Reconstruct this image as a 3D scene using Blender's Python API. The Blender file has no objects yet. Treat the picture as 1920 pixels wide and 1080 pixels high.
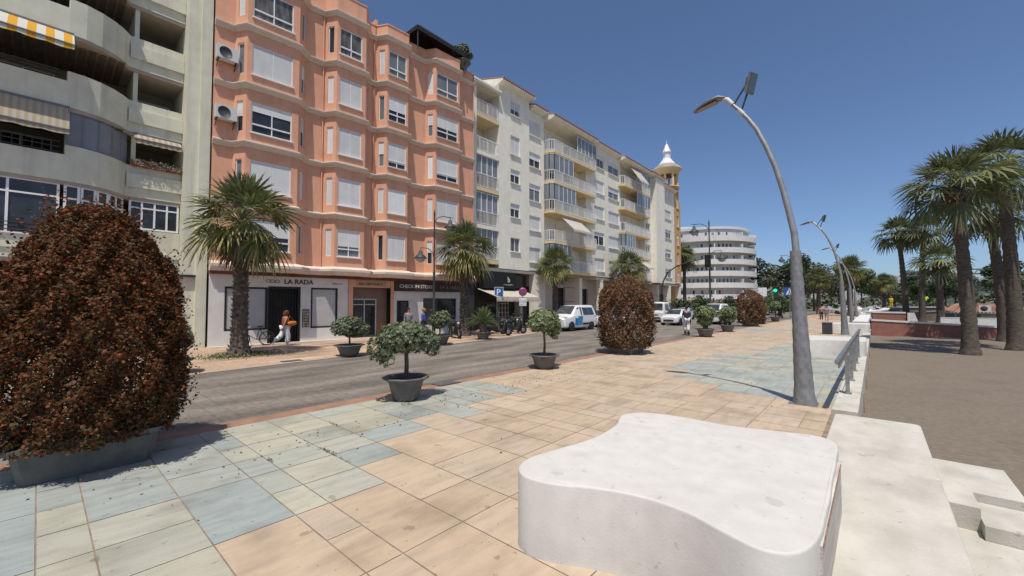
import bpy, bmesh, math, random
from mathutils import Vector, Matrix
from math import pi, sin, cos, radians, hypot, atan2
R = random.Random(7)
sc = bpy.context.scene
COL = sc.collection

# ------------------------------------------------------------ camera, sky, sun
cam_d = bpy.data.cameras.new('camera'); cam = bpy.data.objects.new('camera', cam_d); COL.objects.link(cam)
cam.location = (0, 0, 2.05); cam.rotation_euler = (radians(92.064), 0, radians(41.2))
cam_d.sensor_width = 36; cam_d.lens = 36 * 777 / 1920; cam_d.clip_start = .05; cam_d.clip_end = 6000
sc.camera = cam
SUN = Vector((1.55, -2.1, 6.4)).normalized()
W = bpy.data.worlds.new("World"); sc.world = W; W.use_nodes = True
nt = W.node_tree; nt.nodes.clear()
sky = nt.nodes.new('ShaderNodeTexSky'); sky.sky_type = 'NISHITA'; sky.sun_disc = False
sky.sun_elevation = math.asin(SUN.z); sky.sun_rotation = atan2(SUN.x, SUN.y)
sky.altitude = 0; sky.air_density = .75; sky.dust_density = 1.1; sky.ozone_density = 6
bgn = nt.nodes.new('ShaderNodeBackground'); bgn.inputs[1].default_value = .12
wo = nt.nodes.new('ShaderNodeOutputWorld')
nt.links.new(sky.outputs[0], bgn.inputs[0]); nt.links.new(bgn.outputs[0], wo.inputs[0])
sd = bpy.data.lights.new('sun', 'SUN'); sd.energy = 4.2; sd.angle = radians(.55); sd.color = (1, .94, .85)
so = bpy.data.objects.new('sun', sd); COL.objects.link(so); so.rotation_euler = SUN.to_track_quat('Z', 'Y').to_euler()
so.location = (20, -40, 90)
sc.view_settings.view_transform = 'Standard'; sc.view_settings.look = 'None'
sc.view_settings.exposure = 0.1; sc.view_settings.gamma = 1
sc.cycles.max_bounces = 6; sc.cycles.diffuse_bounces = 3; sc.cycles.transparent_max_bounces = 6

# ------------------------------------------------------------ materials
def lin(h):
    c = [((h >> s) & 255) / 255 for s in (16, 8, 0)]
    return tuple(x / 12.92 if x <= .04045 else ((x + .055) / 1.055) ** 2.4 for x in c)
MATS = {}
def mat(name, c1, c2=None, scale=3., rough=.8, bump=0., bscale=40., metal=0., spec=.35, stretch=(1, 1, 1), fac=.5,
        attr=False, island=None, emit=None, dirt=0., wave=None, trans=0., detail=6, contrast=(.35, .65), spots=0., streak=0., objr=0.):
    if name in MATS: return MATS[name]
    m = bpy.data.materials.new(name); m.use_nodes = True; n = m.node_tree.nodes; l = m.node_tree.links
    b = n['Principled BSDF']; b.inputs['Roughness'].default_value = rough; b.inputs['Metallic'].default_value = metal
    b.inputs['Specular IOR Level'].default_value = spec
    tc = n.new('ShaderNodeTexCoord'); mp = n.new('ShaderNodeMapping'); l.new(tc.outputs['Object'], mp.inputs[0]); mp.inputs['Scale'].default_value = stretch
    base = n.new('ShaderNodeRGB'); base.outputs[0].default_value = (*c1, 1); cur = base.outputs[0]
    if attr:
        a = n.new('ShaderNodeAttribute'); a.attribute_name = 'Col'; cur = a.outputs[0]
    if island:
        g = n.new('ShaderNodeNewGeometry'); r = n.new('ShaderNodeValToRGB'); l.new(g.outputs['Random Per Island'], r.inputs[0])
        e = r.color_ramp.elements
        while len(e) < len(island): e.new(.5)
        for i, c in enumerate(island): e[i].position = i / (len(island) - 1); e[i].color = (*c, 1)
        cur = r.outputs[0]
    def mixmul(cur, colA, colB, sc_, lo, hi, mode='MIX', f=1., mapped=True, det=6):
        no = n.new('ShaderNodeTexNoise'); no.inputs['Scale'].default_value = sc_; no.inputs['Detail'].default_value = det
        l.new(mp.outputs[0] if mapped else tc.outputs['Object'], no.inputs['Vector'])
        rp = n.new('ShaderNodeMapRange'); rp.inputs[1].default_value = lo; rp.inputs[2].default_value = hi
        l.new(no.outputs['Fac'], rp.inputs[0])
        mx = n.new('ShaderNodeMix'); mx.data_type = 'RGBA'; mx.blend_type = mode
        mu = n.new('ShaderNodeMath'); mu.operation = 'MULTIPLY'; mu.inputs[1].default_value = f; l.new(rp.outputs[0], mu.inputs[0])
        l.new(mu.outputs[0], mx.inputs[0]); l.new(cur, mx.inputs[6]); mx.inputs[7].default_value = (*colB, 1)
        return mx.outputs[2]
    if c2: cur = mixmul(cur, c1, c2, scale, contrast[0], contrast[1], f=1. if not (attr or island) else fac, det=detail, mode='MIX' if not attr else 'MULTIPLY')
    if dirt: cur = mixmul(cur, None, (.42, .38, .33), 1.3, .5, .78, 'MULTIPLY', dirt, False, 10)
    if streak:
        sm = n.new('ShaderNodeMapping'); sm.inputs['Scale'].default_value = (2.2, 2.2, .16); l.new(tc.outputs['Object'], sm.inputs[0]); keep = mp; mp = sm
        cur = mixmul(cur, None, (.62, .58, .52), 1.6, .5, .8, 'MULTIPLY', streak, True, 8); mp = keep
    if objr:
        oi = n.new('ShaderNodeObjectInfo'); rr_ = n.new('ShaderNodeMapRange'); rr_.inputs[3].default_value = 1 - objr; rr_.inputs[4].default_value = 1.02; l.new(oi.outputs['Random'], rr_.inputs[0])
        vv = n.new('ShaderNodeVectorMath'); vv.operation = 'SCALE'; l.new(cur, vv.inputs[0]); l.new(rr_.outputs[0], vv.inputs['Scale']); cur = vv.outputs[0]
    if spots:
        cur = mixmul(cur, None, (.50, .42, .34), 4.5, .665, .70, 'MULTIPLY', spots, False, 4); cur = mixmul(cur, None, (.40, .33, .27), 17., .70, .73, 'MULTIPLY', spots, False, 2)
    l.new(cur, b.inputs['Base Color'])
    hgt = None
    if wave:
        w = n.new('ShaderNodeTexWave'); w.bands_direction = wave[0]; w.inputs['Scale'].default_value = wave[1]; w.inputs['Distortion'].default_value = 0
        l.new(tc.outputs['Object'], w.inputs['Vector']); hgt = w.outputs['Fac']
    if bump or wave:
        bp = n.new('ShaderNodeBump'); bp.inputs['Strength'].default_value = bump if not wave else wave[2]; bp.inputs['Distance'].default_value = .02
        if not hgt:
            nb = n.new('ShaderNodeTexNoise'); nb.inputs['Scale'].default_value = bscale; nb.inputs['Detail'].default_value = 8
            l.new(tc.outputs['Object'], nb.inputs['Vector']); hgt = nb.outputs['Fac']
        l.new(hgt, bp.inputs['Height']); l.new(bp.outputs[0], b.inputs['Normal'])
    if emit: b.inputs['Emission Color'].default_value = (*emit[0], 1); b.inputs['Emission Strength'].default_value = emit[1]
    if trans:
        out = n['Material Output']; tr = n.new('ShaderNodeBsdfTranslucent'); mx = n.new('ShaderNodeMixShader'); mx.inputs[0].default_value = trans
        l.new(cur, tr.inputs[0]); l.new(b.outputs[0], mx.inputs[1]); l.new(tr.outputs[0], mx.inputs[2]); l.new(mx.outputs[0], out.inputs[0])
    MATS[name] = m; return m
def k(c, f): return tuple(x * f for x in c)
M_tile = mat('paving_tile', (.5, .4, .3), (.80, .81, .825), 2.6, .66, .2, 70, attr=True, stretch=(3.4, .7, 1), fac=1, dirt=.6, contrast=(.42, .72), spots=.55, spec=.4)
M_grout = mat('grout', (.20, .155, .11), (.30, .235, .165), 5, .9)
M_white = mat('white_render', (.68, .675, .655), (.58, .575, .555), 4, .75, .15, 70, dirt=.22)
M_seat = mat('painted_concrete', (.59, .565, .52), (.545, .52, .475), 6, .7, .12, 60, dirt=.10, spots=.28, detail=12, streak=.2)
M_wallstone = mat('cream_cast_stone', (.54, .515, .45), (.46, .435, .375), 2.2, .85, .25, 45, dirt=.5, stretch=(1.6, .8, 1), detail=10, spots=.45)
M_green = mat('pale_green_render', (.68, .665, .535), (.62, .61, .49), 2, .9, .35, 45, dirt=.2, streak=.5)
M_pink = mat('salmon_render', (.72, .385, .25), (.68, .355, .228), 1.5, .9, .2, 60, dirt=.22, streak=.35)
M_mould = mat('cream_moulding', (.66, .56, .46), (.60, .50, .41), 3, .8, .1, 50)
M_cream = mat('cream_render', (.83, .79, .675), (.77, .735, .625), 1.5, .9, .15, 60, dirt=.18, streak=.35)
M_yellow = mat('ochre_render', (.70, .56, .33), (.64, .50, .29), 2, .9)
M_orange = mat('orange_render', (.60, .36, .15), (.54, .31, .13), 2, .9)
M_wframe = mat('white_frame', (.80, .80, .79), None, rough=.45)
M_glass = mat('window_glass', (.018, .021, .024), (.05, .055, .06), 1.2, .06, spec=.5)
M_glassb = mat('blind_glass', (.13, .15, .16), (.19, .2, .21), 1.2, .12, spec=.5)
M_curtain = mat('curtained_glass', (.20, .19, .17), (.05, .05, .05), 1.8, .12, spec=.5, stretch=(3, 3, .4))
M_shut = mat('roller_shutter', (.76, .76, .74), (.70, .70, .68), 2, .6, wave=('Z', 3.6, .16), objr=.22, streak=.3)
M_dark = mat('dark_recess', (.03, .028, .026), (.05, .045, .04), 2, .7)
M_black = mat('black_panel', (.014, .014, .014), None, rough=.5)
M_grey = mat('grey_metal', (.22, .22, .22), (.16, .16, .16), 8, .5, metal=.3)
M_steel = mat('brushed_steel', (.42, .42, .41), (.30, .30, .29), 12, .38, metal=.75)
M_lampm = mat('galvanised_pole', (.34, .345, .35), (.27, .27, .275), 9, .5, metal=.45)
M_iron = mat('dark_iron', (.045, .048, .052), None, rough=.55)
M_road = None
M_terra = mat('terracotta', (.36, .15, .09), (.24, .10, .065), 9, .85, .2, 60)
M_sand = mat('sand', (.195, .160, .122), (.15, .122, .092), 9, .95, 1., 9, detail=15, dirt=.25, contrast=(.3, .7))
M_soil = mat('soil', (.05, .038, .028), (.09, .07, .05), 20, .95, .8, 60)
M_pot = mat('grey_plastic_pot', (.095, .095, .092), (.15, .145, .135), 5, .6, .1, 40, dirt=.3)
M_bark = mat('bark', (.13, .10, .075), (.075, .058, .043), 14, .9, .8, 30, stretch=(1, 1, .3))
M_palmbark = mat('palm_bark', (.135, .11, .088), (.07, .055, .043), 6, .95, 1., 16, stretch=(1, 1, 3))
M_boot = mat('palm_boot', (.15, .12, .10), island=[(.05, .04, .034), (.12, .095, .078), (.22, .18, .15)], rough=.95)
M_palm = mat('palm_leaf', (.06, .1, .03), island=[(.085, .105, .04), (.13, .15, .062), (.20, .215, .105)], rough=.5, spec=.4, trans=.25)
M_palmg = mat('palm_leaf_bright', (.06, .1, .03), island=[(.10, .125, .042), (.155, .175, .065), (.22, .235, .10)], rough=.5, spec=.35, trans=.25)
M_palmy = mat('palm_leaf_yellow', (.2, .2, .06), island=[(.10, .13, .035), (.24, .24, .07), (.34, .29, .12)], rough=.6, trans=.2)
M_palmd = mat('palm_leaf_dead', (.2, .15, .09), island=[(.10, .07, .04), (.20, .145, .085), (.27, .2, .12)], rough=.8, trans=.1)
M_red = mat('bronze_leaf', (.1, .03, .02), island=[(.075, .022, .011), (.15, .046, .018), (.065, .042, .015), (.29, .085, .03), (.13, .036, .016), (.055, .052, .017), (.14, .065, .02)], rough=.6, spec=.2, trans=.2)
M_redg = mat('green_bronze_leaf', (.1, .03, .02), island=[(.05, .055, .02), (.085, .07, .025), (.12, .05, .025), (.04, .05, .018)], rough=.6, spec=.2, trans=.15)
M_red2 = mat('dry_bronze_leaf', (.1, .03, .02), island=[(.13, .05, .03), (.20, .085, .045), (.11, .075, .035), (.27, .12, .06), (.16, .10, .045)], rough=.5, spec=.3, trans=.15)
M_pitt = mat('pittosporum_leaf', (.1, .13, .06), island=[(.07, .092, .042), (.115, .14, .068), (.18, .205, .115), (.085, .105, .055)], rough=.4, spec=.4, trans=.14)
M_pitt2 = mat('variegated_leaf', (.1, .13, .06), island=[(.07, .11, .035), (.15, .19, .07), (.27, .30, .15), (.10, .13, .05)], rough=.4, spec=.4, trans=.14)
M_tree = mat('tree_leaf', (.05, .08, .03), island=[(.022, .042, .014), (.045, .075, .025), (.075, .105, .04)], rough=.5, trans=.12)
M_tree2 = mat('grey_tree_leaf', (.05, .08, .03), island=[(.07, .09, .05), (.11, .13, .08), (.15, .17, .11)], rough=.6, trans=.12)
M_brick = mat('red_brick', (.30, .135, .10), (.24, .11, .085), 3, .9, .4, 30, dirt=.25)
M_stonew = mat('beige_stone', (.36, .30, .22), (.25, .20, .145), 1.6, .95, .8, 6)

def road_mat(name, colA, colB, mort, bw, bh):
    m = bpy.data.materials.new(name); m.use_nodes = True; n = m.node_tree.nodes; l = m.node_tree.links; b = n['Principled BSDF']
    tc = n.new('ShaderNodeTexCoord'); mp = n.new('ShaderNodeMapping'); l.new(tc.outputs['Object'], mp.inputs[0])
    br = n.new('ShaderNodeTexBrick'); br.inputs['Scale'].default_value = 1; br.inputs['Brick Width'].default_value = bw; br.inputs['Row Height'].default_value = bh
    br.inputs['Mortar Size'].default_value = .012; br.inputs['Mortar Smooth'].default_value = .4
    br.inputs['Color1'].default_value = (*colA, 1); br.inputs['Color2'].default_value = (*colB, 1); br.inputs['Mortar'].default_value = (*mort, 1)
    l.new(mp.outputs[0], br.inputs[0])
    m2 = n.new('ShaderNodeMapping'); m2.inputs['Scale'].default_value = (1.5, .28, 1); l.new(tc.outputs['Object'], m2.inputs[0])
    no = n.new('ShaderNodeTexNoise'); no.inputs['Scale'].default_value = .9; no.inputs['Detail'].default_value = 9; l.new(m2.outputs[0], no.inputs[0])
    rp = n.new('ShaderNodeMapRange'); rp.inputs[1].default_value = .35; rp.inputs[2].default_value = .68; rp.inputs[3].default_value = .62; rp.inputs[4].default_value = 1.35
    l.new(no.outputs['Fac'], rp.inputs[0])
    vm = n.new('ShaderNodeVectorMath'); vm.operation = 'SCALE'; l.new(br.outputs[0], vm.inputs[0]); l.new(rp.outputs[0], vm.inputs['Scale'])
    # fine speckle
    n3 = n.new('ShaderNodeTexNoise'); n3.inputs['Scale'].default_value = 9; n3.inputs['Detail'].default_value = 10; l.new(tc.outputs['Object'], n3.inputs[0])
    r3 = n.new('ShaderNodeMapRange'); r3.inputs[1].default_value = .3; r3.inputs[2].default_value = .75; r3.inputs[3].default_value = .78; r3.inputs[4].default_value = 1.25; l.new(n3.outputs['Fac'], r3.inputs[0])
    v2 = n.new('ShaderNodeVectorMath'); v2.operation = 'SCALE'; l.new(vm.outputs[0], v2.inputs[0]); l.new(r3.outputs[0], v2.inputs['Scale'])
    l.new(v2.outputs[0], b.inputs['Base Color']); b.inputs['Roughness'].default_value = .75
    bp = n.new('ShaderNodeBump'); bp.inputs['Strength'].default_value = .35; bp.inputs['Distance'].default_value = .01; l.new(br.outputs['Fac'], bp.inputs['Height']); bp.invert = True; l.new(bp.outputs[0], b.inputs['Normal'])
    return m
M_road = road_mat('stamped_asphalt', (.185, .160, .132), (.172, .149, .123), (.135, .118, .098), .62, .31)
M_far = road_mat('far_paving', (.44, .31, .215), (.41, .285, .195), (.30, .21, .14), .65, .65)

# ------------------------------------------------------------ mesh helper
class MB:
    def __init__(s): s.v = []; s.f = []; s.m = []; s.c = []; s.T = None; s.sm = []
    def add(s, vs, fs, mi=0, col=None, smooth=False):
        o = len(s.v)
        if s.T is not None: vs = [tuple(s.T @ Vector(p)) for p in vs]
        s.v += [tuple(p) for p in vs]
        for f in fs: s.f.append(tuple(i + o for i in f)); s.m.append(mi); s.c.append(col); s.sm.append(smooth)
        return s
    def box(s, x0, x1, y0, y1, z0, z1, mi=0, col=None):
        vs = [(x, y, z) for z in (z0, z1) for y in (y0, y1) for x in (x0, x1)]
        return s.add(vs, [(0, 2, 3, 1), (4, 5, 7, 6), (0, 1, 5, 4), (2, 6, 7, 3), (0, 4, 6, 2), (1, 3, 7, 5)], mi, col)
    def quad(s, a, b, c, d, mi=0, col=None): return s.add([a, b, c, d], [(0, 1, 2, 3)], mi, col)
    def prism(s, poly, z0, z1, mi=0, mtop=None):
        n = len(poly)
        s.add([(x, y, z0) for x, y in poly] + [(x, y, z1) for x, y in poly],
              [(i, (i + 1) % n, (i + 1) % n + n, i + n) for i in range(n)] + [tuple(range(n))[::-1]], mi)
        return s.add([(x, y, z1) for x, y in poly], [tuple(range(n))], mi if mtop is None else mtop)
    def extr(s, pts, vec, mi=0):
        n = len(pts); vec = Vector(vec); q = [tuple(Vector(p) + vec) for p in pts]
        return s.add(list(pts) + q, [(i, (i + 1) % n, (i + 1) % n + n, i + n) for i in range(n)] + [tuple(range(n))[::-1], tuple(range(n, 2 * n))], mi)
    def bar(s, a, b, w, h=None, mi=0, up=(0, 0, 1)):
        a = Vector(a); b = Vector(b); h = w if h is None else h; d = (b - a).normalized(); u = Vector(up)
        if abs(d.dot(u)) > .95: u = Vector((1, 0, 0))
        x = d.cross(u).normalized() * (w / 2); y = x.normalized().cross(d) * (h / 2)
        vs = [a - x - y, a + x - y, a + x + y, a - x + y, b - x - y, b + x - y, b + x + y, b - x + y]
        return s.add(vs, [(3, 2, 1, 0), (4, 5, 6, 7), (0, 1, 5, 4), (1, 2, 6, 5), (2, 3, 7, 6), (3, 0, 4, 7)], mi)
    def tube(s, pts, rs, n=8, mi=0, cap=True, smooth=True):
        pts = [Vector(p) for p in pts]
        if not hasattr(rs, '__len__'): rs = [rs] * len(pts)
        vs = []; prev = None
        for i, p in enumerate(pts):
            d = (pts[min(i + 1, len(pts) - 1)] - pts[max(i - 1, 0)]).normalized()
            if prev is None:
                u = Vector((0, 0, 1)) if abs(d.z) < .9 else Vector((1, 0, 0))
                prev = d.cross(u).normalized()
            x = (prev - d * prev.dot(d)).normalized(); prev = x; y = d.cross(x)
            vs += [p + (x * cos(2 * pi * j / n) + y * sin(2 * pi * j / n)) * rs[i] for j in range(n)]
        fs = [(i * n + j, i * n + (j + 1) % n, (i + 1) * n + (j + 1) % n, (i + 1) * n + j) for i in range(len(pts) - 1) for j in range(n)]
        s.add(vs, fs, mi, None, smooth)
        if cap: s.add(vs[:n], [tuple(range(n))[::-1]], mi); s.add(vs[-n:], [tuple(range(n))], mi)
        return s
    def lathe(s, prof, n=20, c=(0, 0, 0), mi=0, smooth=True, jit=None):
        vs = []
        for r, z in prof:
            for j in range(n):
                a = 2 * pi * j / n; q = r * (1 + (jit(a, z) if jit else 0))
                vs.append((c[0] + q * cos(a), c[1] + q * sin(a), c[2] + z))
        fs = [(i * n + j, i * n + (j + 1) % n, (i + 1) * n + (j + 1) % n, (i + 1) * n + j) for i in range(len(prof) - 1) for j in range(n)]
        return s.add(vs, fs, mi, None, smooth)
    def build(s, name, mats, parent=None, loc=None, rotz=0):
        me = bpy.data.meshes.new(name); me.from_pydata(s.v, [], s.f)
        if not isinstance(mats, (list, tuple)): mats = [mats]
        for m in mats: me.materials.append(m)
        me.polygons.foreach_set('material_index', s.m); me.polygons.foreach_set('use_smooth', s.sm)
        if any(c is not None for c in s.c):
            a = me.color_attributes.new('Col', 'FLOAT_COLOR', 'CORNER'); i = 0; buf = []
            for p, c in zip(s.f, s.c): buf += list((*(c or (.5, .5, .5)), 1)) * len(p)
            a.data.foreach_set('color', buf)
        me.update()
        o = bpy.data.objects.new(name, me); COL.objects.link(o)
        if parent: o.parent = parent
        if loc: o.location = loc
        o.rotation_euler[2] = rotz
        return o
def tag(o, label=None, cat=None, group=None, kind=None):
    for a, b in (('label', label), ('category', cat), ('group', group), ('kind', kind)):
        if b: o[a] = b
    return o
def thing(name, label, cat, loc=(0, 0, 0), rz=0, group=None):
    o = bpy.data.objects.new(name, None); COL.objects.link(o); o.location = loc; o.rotation_euler[2] = rz
    o.empty_display_size = .3
    return tag(o, label, cat, group)
KIDS = {}
def children(o): return [c for c in bpy.data.objects if c.parent == o]
def copy_tree(o, loc=None, rz=None, label=None, scale=None, group=None, parent=None):
    c = o.copy(); COL.objects.link(c)
    if parent: c.parent = parent
    if loc: c.location = loc
    if rz is not None: c.rotation_euler[2] = rz
    if scale: c.scale = (scale,) * 3 if not hasattr(scale, '__len__') else scale
    if label: c['label'] = label
    if group: c['group'] = group
    for ch in children(o): copy_tree(ch, parent=c)
    return c
def strokes(par, m, x0, x1, y, z, h, seed=1, name='faded_lettering'):
    r_ = random.Random(seed); g = MB(); x = x0
    while x < x1:
        w_ = h * r_.uniform(.35, .75)
        if r_.random() > .14:
            g.box(x, x + h * .14, y - .006, y, z, z + h); 
            if r_.random() < .7: q = z + h * r_.choice([0, .42, .86]); g.box(x + h * .14, x + w_, y - .006, y, q, q + h * .14)
            if r_.random() < .5: g.box(x + w_, x + w_ + h * .13, y - .006, y, z, z + h * r_.choice([.5, 1]))
        x += w_ + h * .3
    return g.build(name, m, par)
def text(body, size, parent, m, origin, rot, name='lettering', depth=.01, align='LEFT', sx=1.):
    cu = bpy.data.curves.new(name, 'FONT'); cu.body = body; cu.size = size; cu.extrude = depth; cu.align_x = align; cu.resolution_u = 3; cu.offset = size * .012
    t = bpy.data.objects.new('t', cu); COL.objects.link(t); bpy.context.view_layer.update()
    me = bpy.data.meshes.new_from_object(t.evaluated_get(bpy.context.evaluated_depsgraph_get())); bpy.data.objects.remove(t)
    me.name = name; me.materials.clear(); me.materials.append(m)
    o = bpy.data.objects.new(name, me); COL.objects.link(o); o.parent = parent; o.location = origin; o.rotation_euler = rot; o.scale = (sx, 1, 1)
    return o

# ------------------------------------------------------------ ground
def struct(mb, name, m, loc=None, label=None):
    return tag(mb.build(name, m, None, loc), label, None, None, 'structure')
g = MB(); g.box(-900, 900, -300, 1500, -1.4, -.9); struct(g, 'ground', mat('dry_ground', (.20, .17, .13), (.13, .12, .08), .05, .95))
# promenade: joints in y as measured, widths in modules of .65
ys = [-3.6, -2.95, -2.3, -1.65, -1.0, -.62, .04, .36, 1.03, 1.69, 2.02, 2.67, 3.33, 4.3, 5.0, 5.65, 6.0, 6.65]
while ys[-1] < 62: ys.append(ys[-1] + R.choice([.65, .65, .33, .65, .98]))
def blue(x, y):
    st = [(-9, -2.95), (.04, -3.3), (.36, -3.65), (1.03, -4.85), (1.69, -4.25), (2.67, -4.9), (3.33, -5.5), (4.3, -6.15), (5.65, -6.4), (6.65, -6.8), (7.6, -99)]
    b = -99
    for yy, xx in st:
        if y >= yy - .02: b = xx
    if x < b: return True
    if 9.9 < y < 34:
        lim = -1.1 - 3.7 * max(0, 1 - ((y - 15.2) / 5.0) ** 2) ** .5 if y < 15.2 else -4.8 + (y - 15.2) * .16
        return x > lim
    for cy, s in ((46, 1), (33, -1), (58, -1)):
        if abs(y - cy) < 5 and ((s > 0 and x > -2.5) or (s < 0 and x < -5.6)): return True
    return False
pm_ = MB(); gap = .006
XW, XE = -8.02, -.66
for i in range(len(ys) - 1):
    y0, y1 = ys[i], ys[i + 1]
    xs = [XW]; x = -7.5 - (R.random() < .5) * .33 + .0
    x = -2.95 - .65 * 7
    while x < XE - .1:
        xs.append(x); x += 1.3 if (R.random() < .42 and y1 - y0 > .5) else .65
    xs.append(XE)
    for j in range(len(xs) - 1):
        x0, x1 = xs[j], xs[j + 1]
        if x1 - x0 < .12: continue
        bl = blue((x0 + x1) / 2, (y0 + y1) / 2)
        v = R.uniform(.94, 1.05)
        if bl:
            w = R.random(); c = k((.315 + .11 * w, .345 + .055 * w, .325 - .02 * w), v)
        else:
            w = R.random(); c = k((.48, .367 + .015 * w, .256 + .025 * w), v)
        z = .004 + R.uniform(0, .0015)
        pm_.add([(x0 + gap, y0 + gap, z), (x1 - gap, y0 + gap, z), (x1 - gap, y1 - gap, z), (x0 + gap, y1 - gap, z)], [(0, 1, 2, 3)], 0, c)
yf = ys[-1]
pv = pm_.build('promenade_tiles', M_tile); tag(pv, 'peach and pale blue stone tiles of the seafront promenade', None, None, 'structure')
g = MB(); g.box(XW, -.3, -4, yf, -1.3, 0); struct(g, 'promenade_base', M_grout)
g = MB(); g.box(XW, -.3, yf, 420, -1.3, .002); struct(g, 'promenade_pavement', M_far)
g = MB(); g.box(XW - .42, XW, -4, 420, -.6, -.004); struct(g, 'kerb_strip', mat('red_kerb', (.33, .185, .125), (.25, .15, .105), 3, .8, dirt=.3))
g = MB(); g.box(-17.6, XW - .42, -30, 420, -.6, -.012); struct(g, 'road', M_road)
# far pavement with parking bay starting at y 20
poly = [(-40, -40), (-14.6, -40), (-14.9, 3), (-15.5, 8), (-16.6, 18), (-17.6, 22.5), (-17.9, 24), (-17.9, 420), (-40, 420)]
g = MB(); g.prism(poly, -.6, .02); struct(g, 'far_pavement', M_far)
g = MB()
for a, b in zip(poly[1:-2], poly[2:-1]):
    d = Vector((b[0] - a[0], b[1] - a[1], 0)).normalized(); nn = Vector((d.y, -d.x, 0)) * .28
    A = Vector((*a, 0)); B = Vector((*b, 0)); g.prism([(p.x, p.y) for p in (A, A + nn, B + nn, B)], -.5, .026)
struct(g, 'far_kerb', mat('pale_kerb', (.42, .33, .25), (.35, .28, .22), 3, .85))
# sand as an uneven sheet
nx, ny = 70, 120; vs = []; fs = []
for j in range(ny + 1):
    for i in range(nx + 1):
        u = i / nx; w = j / ny; x = -.4 + 130 * u ** 2.2; y = -6 + 320 * w ** 2
        vs.append((x, y, -.45 + .022 * sin(x * 3.1 + y * 1.3) * cos(y * 2.3 - x) + .03 * sin(x * .7) * cos(y * .5)))
for j in range(ny):
    for i in range(nx): a = j * (nx + 1) + i; fs.append((a, a + 1, a + nx + 2, a + nx + 1))
g = MB(); g.add(vs, fs, 0, None, True); struct(g, 'sand', M_sand)
# distant ridge
g = MB(); n = 90
for ring, (r, h) in enumerate(((800, 34), (1150, 60))):
    vs = []
    for i in range(n + 1):
        a = radians(-65 + 130 * i / n); hh = h * (.5 + .5 * (sin(a * 5 + ring) * .4 + sin(a * 11 + 2 * ring) * .25 + sin(a * 23) * .1 + .3))
        for rr, z in ((r - 90, -2), (r, hh), (r + 160, -2)): vs.append((sin(a) * rr, cos(a) * rr, z))
    fs = []
    for i in range(n):
        for q in (0, 1): b0 = i * 3 + q; fs.append((b0, b0 + 3, b0 + 4, b0 + 1))
    g.add(vs, fs, 0, None, True)
struct(g, 'hills', mat('hill', (.24, .24, .24), (.19, .205, .19), .02, .95))

# ------------------------------------------------------------ promenade furniture
def rounded_star(cx, cy, hx, hy, rc, inw, seg=7):
    "square with rounded corners and sides bowed inwards"
    cs = [(cx - hx, cy - hy), (cx + hx, cy - hy), (cx + hx, cy + hy), (cx - hx, cy + hy)]
    mids = [(cx, cy - hy + inw[0]), (cx + hx - inw[1], cy), (cx, cy + hy - inw[2]), (cx - hx + inw[3], cy)]
    raw = []
    for i in range(4):
        A = Vector(cs[i]); B = Vector(cs[(i + 1) % 4]); Mi = Vector(mids[i])
        dd = (B - A); L_ = dd.length; e = dd / L_
        for t in [j / 16 for j in range(17)]:
            p = A + dd * t
            w = (sin(pi * min(max((t - .12) / .76, 0), 1)) ** 2)
            raw.append(p + (Mi - (A + B) / 2) * w)
    # round the corners by smoothing passes near them
    pts = [Vector(p) for p in raw]
    dense = []
    for i in range(len(pts)):
        a, b = pts[i], pts[(i + 1) % len(pts)]
        if (b - a).length > 1e-5: dense.append(a)
    pts = dense
    for _ in range(rc):
        pts = [(pts[i - 1] + pts[i] * 2 + pts[(i + 1) % len(pts)]) / 4 for i in range(len(pts))]
    return [(p.x, p.y) for p in pts]
def seat_mesh():
    g = MB(); h = .62; key = [(-1.0, -1.34), (-.83, -1.44), (-.60, -1.40), (-.33, -1.26), (.0, -1.15), (.34, -1.15), (.60, -1.25), (.82, -1.32), (.98, -1.24), (1.06, -1.0), (1.08, -.5), (1.07, .1), (1.06, .75), (1.05, 1.15), (.98, 1.38), (.82, 1.45), (.5, 1.36), (.0, 1.24), (-.5, 1.25), (-.80, 1.22), (-1.0, 1.08), (-1.10, .86), (-1.06, .66), (-.97, .4), (-.93, .05), (-.95, -.35), (-1.03, -.75), (-1.08, -1.1)]
    pl = []; m = len(key)
    for i in range(m):
        p_ = [Vector(key[(i + q - 1) % m]) for q in range(4)]
        for t in (0, .25, .5, .75): v = .5 * (2 * p_[1] + (p_[2] - p_[0]) * t + (2 * p_[0] - 5 * p_[1] + 4 * p_[2] - p_[3]) * t * t + (3 * p_[1] - p_[0] - 3 * p_[2] + p_[3]) * t ** 3); pl.append((v.x, v.y))
    n = len(pl); c = Vector((0, 0)); rings = []
    def off(d):
        out = []
        for i in range(n):
            a = Vector(pl[i - 1]); b = Vector(pl[(i + 1) % n]); t = (b - a).normalized(); out.append((pl[i][0] - t.y * d, pl[i][1] + t.x * d))
        return out
    prof = [(-.004, 0), (0, .05), (0, h - .016), (.004, h - .006), (.010, h - .001), (.018, h)]
    vs = []
    for d, z in prof: vs += [(x + .003 * sin(9 * y + 5 * z), y + .003 * sin(8 * x), z + (.0025 * sin(7 * x + 3 * y) if z > .5 else 0)) for x, y in off(d)]
    fs = [(r * n + i, r * n + (i + 1) % n, (r + 1) * n + (i + 1) % n, (r + 1) * n + i) for r in range(len(prof) - 1) for i in range(n)]
    g.add(vs, fs, 0, None, True); g.add(vs[-n:], [tuple(range(n))], 0)
    return g
s0 = tag(seat_mesh().build('concrete_seat', M_seat, None, (-1.36, 4.12, 0)), 'large white concrete seat with wavy sides in the foreground', 'seat', 'white concrete seats along the promenade')
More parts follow.
